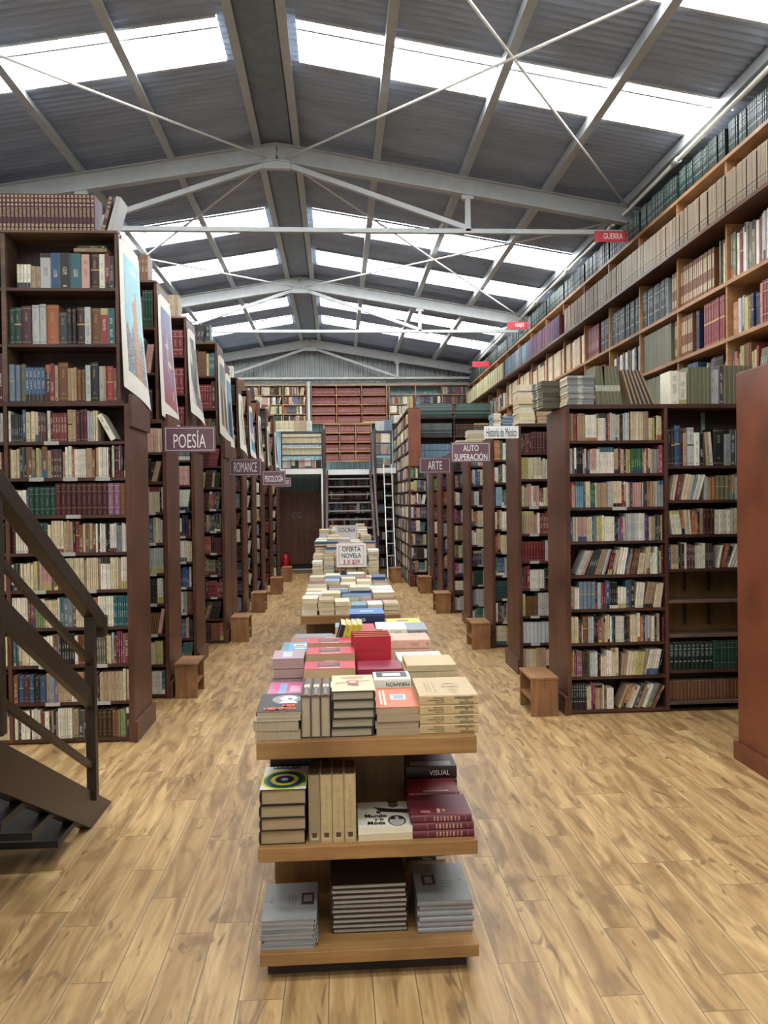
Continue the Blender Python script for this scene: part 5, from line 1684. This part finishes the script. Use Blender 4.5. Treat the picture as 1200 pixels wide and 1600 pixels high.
for b in BOOKS:
    w, d, h, m4 = b['w'], b['d'], b['h'], b['m']
    fa = [((0, -.0, .25), (0, 0, .5), (0, 0, .75), (0, 0, .92)), ((.5, .3, .5), (.5, .7, .5)), ((-.5, .5, .5),), ((0, .5, 1), (0, .4, 0))]
    nrm = [Vector((0, -1, 0)), Vector((1, 0, 0)), Vector((-1, 0, 0)), Vector((0, 0, 1))]
    areas = [w * h, d * h, d * h, w * d]
    tot = 0
    r3 = m4.to_3x3()
    samples = [(n_, a_, pts) for n_, a_, pts in zip(nrm, areas, fa)] + [(Vector((0, 1, 0)), w * h, ((0, 1, .5),))]
    for n_, a_, pts in samples:
        vis = 0
        wn = r3 @ n_
        for (u_, v_, t_) in pts:
            P_ = m4 @ Vector((u_ * w, v_ * d, t_ * h))
            pp = proj(P_)
            if pp is None or not (0 <= pp[0] <= 1200 and 0 <= pp[1] <= 1600):
                continue
            dr = P_ - camp
            L_ = dr.length
            if wn.dot(dr) > 0:
                continue
            P2 = P_ + wn * .003
            dr = P2 - camp
            hit = bvh.ray_cast(camp, dr.normalized(), dr.length - .002)
            if hit[0] is None:
                vis += abs(wn.dot(dr.normalized())) / (L_ * L_)
        tot += vis / len(pts) * a_
    b['area'] = tot * 1440000

LIM = 310
by = {}
for b in BOOKS:
    by.setdefault(kind_of(b), []).append(b)
rest = {}
import sys
for kd, lst in by.items():
    lst.sort(key=lambda b: (-int(b['force'] and b['area'] > 0), -b['area']))
    pick = [b for b in lst[:LIM] if b['area'] > 0]
    ids = {id(b) for b in pick}
    rest[kd] = [b for b in lst if id(b) not in ids]
    print('BOOKS', kd, len(lst), 'individual', len(pick), 'smallest', round(pick[-1]['area'], 1) if pick else 0, 'seen rest', sum(1 for b in rest[kd] if b['area'] > 0))
    used = set()
    for b in pick:
        noun = KN[kd]
        cname = COL[b['code']][1]
        if b['label']:
            lb = b['label']
        elif b.get('wherep'):
            lb = '%s %s, %s' % (cname, noun, b['wherep'])
        else:
            wh, n_, tt_ = b['where']
            size = 'thick ' if b['w'] > .036 else 'thin ' if b['w'] < .0125 else ''
            lb = '%s%s %s, %s from left on %s' % (size, cname, noun, ordn(n_), wh)
        lb = ' '.join(lb.split())
        while len(re.findall(r"[A-Za-z0-9][A-Za-z0-9'\u2019-]*", lb)) > 16:
            lb = lb.replace(' of the ', ' of ', 1) if ' of the ' in lb else lb.replace(' the ', ' ', 1) if ' the ' in lb else ' '.join(lb.split()[:-1])
        mb = MB()
        book_cover_mb(b, mb)
        o = bpy.data.objects.new(kd, mb.mesh(kd, M['book']))
        C.objects.link(o)
        o.matrix_world = b['m']
        grp = b['group'] or ('books on the display tables' if (b['label'] or 'display table' in (b.get('wherep') or '')) else 'books standing on the shelves')
        tag(o, lb, 'book', grp)
        mb = MB()
        book_pages_mb(b, mb)
        pgo = mb.obj('page_block', M['pages'], None)
        pgo.parent = o
        cv = b['cover']
        if cv:
            w, d, h = b['w'], b['d'], b['h']
            mb = MB()
            X = w / 2 + .0004
            rects = []
            if cv[0] == 'base':
                rects = [(.0, .0, 1, 1, lin(cv[1]))] + cv[2]
            elif cv[0] == 'rects':
                rects = cv[1]
            elif cv[0] == 'textspine':
                rects = cv[2]
            elif cv[0] == 'rings':
                mb.quad((X, .001, .001), (X, d - .001, .001), (X, d - .001, h - .001), (X, .001, h - .001), lin(cv[1]))
                for i, (rr, cc) in enumerate(((.52, '#e3cf3a'), (.46, '#2c7d4f'), (.4, '#2a2a5c'), (.33, '#2c7d4f'), (.3, '#e3cf3a'), (.21, '#2a2a5c'), (.1, '#2c7d4f'), (.07, '#c9c9c0'))):
                    pts = []
                    for q in range(28):
                        a_ = 2 * math.pi * q / 28
                        pts.append((X + .0002 * (i + 1), min(d, max(0, d * .5 + d * rr * math.cos(a_))), max(0, h * .4 + h * rr * .8 * math.sin(a_))))
                    mb.poly(pts, lin(cc))
            for i, rc in enumerate(rects):
                if rc[0] in ('E', 'P'):
                    if rc[0] == 'E':
                        uv = [(rc[1] + rc[3] * math.cos(q * math.pi / 12), rc[2] + rc[4] * math.sin(q * math.pi / 12)) for q in range(24)]
                    else:
                        uv = rc[1]
                    mb.poly([(X + .00015 * i, min(1, max(0, u_)) * d, min(1, max(0, v_)) * h) for u_, v_ in uv], rc[-1])
                    continue
                a_, b2, c2, d2, cc = rc
                xx = X + .00015 * i
                mb.quad((xx, a_ * d, b2 * h), (xx, c2 * d, b2 * h), (xx, c2 * d, d2 * h), (xx, a_ * d, d2 * h), cc)
            if cv[0] == 'mark':
                s_ = .0075
                mb.quad((-s_, -.0006, .024 - s_), (s_, -.0006, .024 - s_), (s_, -.0006, .024 + s_), (-s_, -.0006, .024 + s_), lin('#4f3424'))
            if mb.f:
                pr_ = mb.obj('cover_print', M['book'], None)
                pr_.parent = o
            txts = cv[3] if cv[0] in ('base', 'rings') else cv[2] if cv[0] == 'rects' else []
            for (s_, u_, v_, sz, mt, ang) in txts:
                # on the upper cover: x' along depth (u), y' along height (v)
                mt4 = frame_mtx((X + .0022, u_ * d, v_ * h), (0, 1, 0), (0, 0, 1)) if ang != 1 else frame_mtx((X + .0022, u_ * d, v_ * h), (0, 0, 1), (0, -1, 0))
                tx = text_mesh('lettering', s_, sz, M[mt], mt4, None, .8, bold=.0006, depth=.0003)
                tx.parent = o
            if cv[0] == 'textspine':
                mt_ = M['cream'] if len(cv) > 3 else M['black']
                for (s_, v_, u_, sz) in cv[1]:
                    # lettering on the spine
                    up = cv[1][0][0] == 'VISUAL'
                    if up:
                        mt4 = frame_mtx((0, -.0012, v_ * h), (0, 0, -1), (1, 0, 0))
                    else:
                        mt4 = frame_mtx(((.5 - (1 - u_)) * w, -.0012, v_ * h), (0, 0, 1), (-1, 0, 0))
                    tx = text_mesh('lettering', s_, sz, mt_, mt4, None, .9, depth=.0002)
                    tx.parent = o

NMS = {'set_volume': 'set_volumes', 'magazine': 'magazines', 'hardcover_book': 'hardcover_books', 'paperback_book': 'paperback_books', 'booklet': 'booklets'}
DS = {'booklet': 'many more thin booklets filling the farther shelves', 'set_volume': 'many uniform bound volumes filling the farther shelves', 'magazine': 'many more bound magazines farther along the right wall', 'hardcover_book': 'many more hardcovers filling the farther shelves',
      'paperback_book': 'many more paperbacks filling the farther shelves'}
for kd, lst in rest.items():
    mb = MB()
    mp = MB()
    for b in lst:
        if b['area'] <= 0:
            b['bands'] = b['bands'][:1]
        book_cover_mb(b, mb, b['m'], simple=True)
        book_pages_mb(b, mp, b['m'])
    if mb.f:
        o = mb.obj(NMS[kd], M['book'])
        tag(o, DS[kd], 'books', kind='stuff')
        q = mp.obj('page_blocks', M['pages'], None)
        q.parent = o
        q['kind'] = 'stuff'
for o in S.objects:
    if '_o' in o:
        del o['_o']
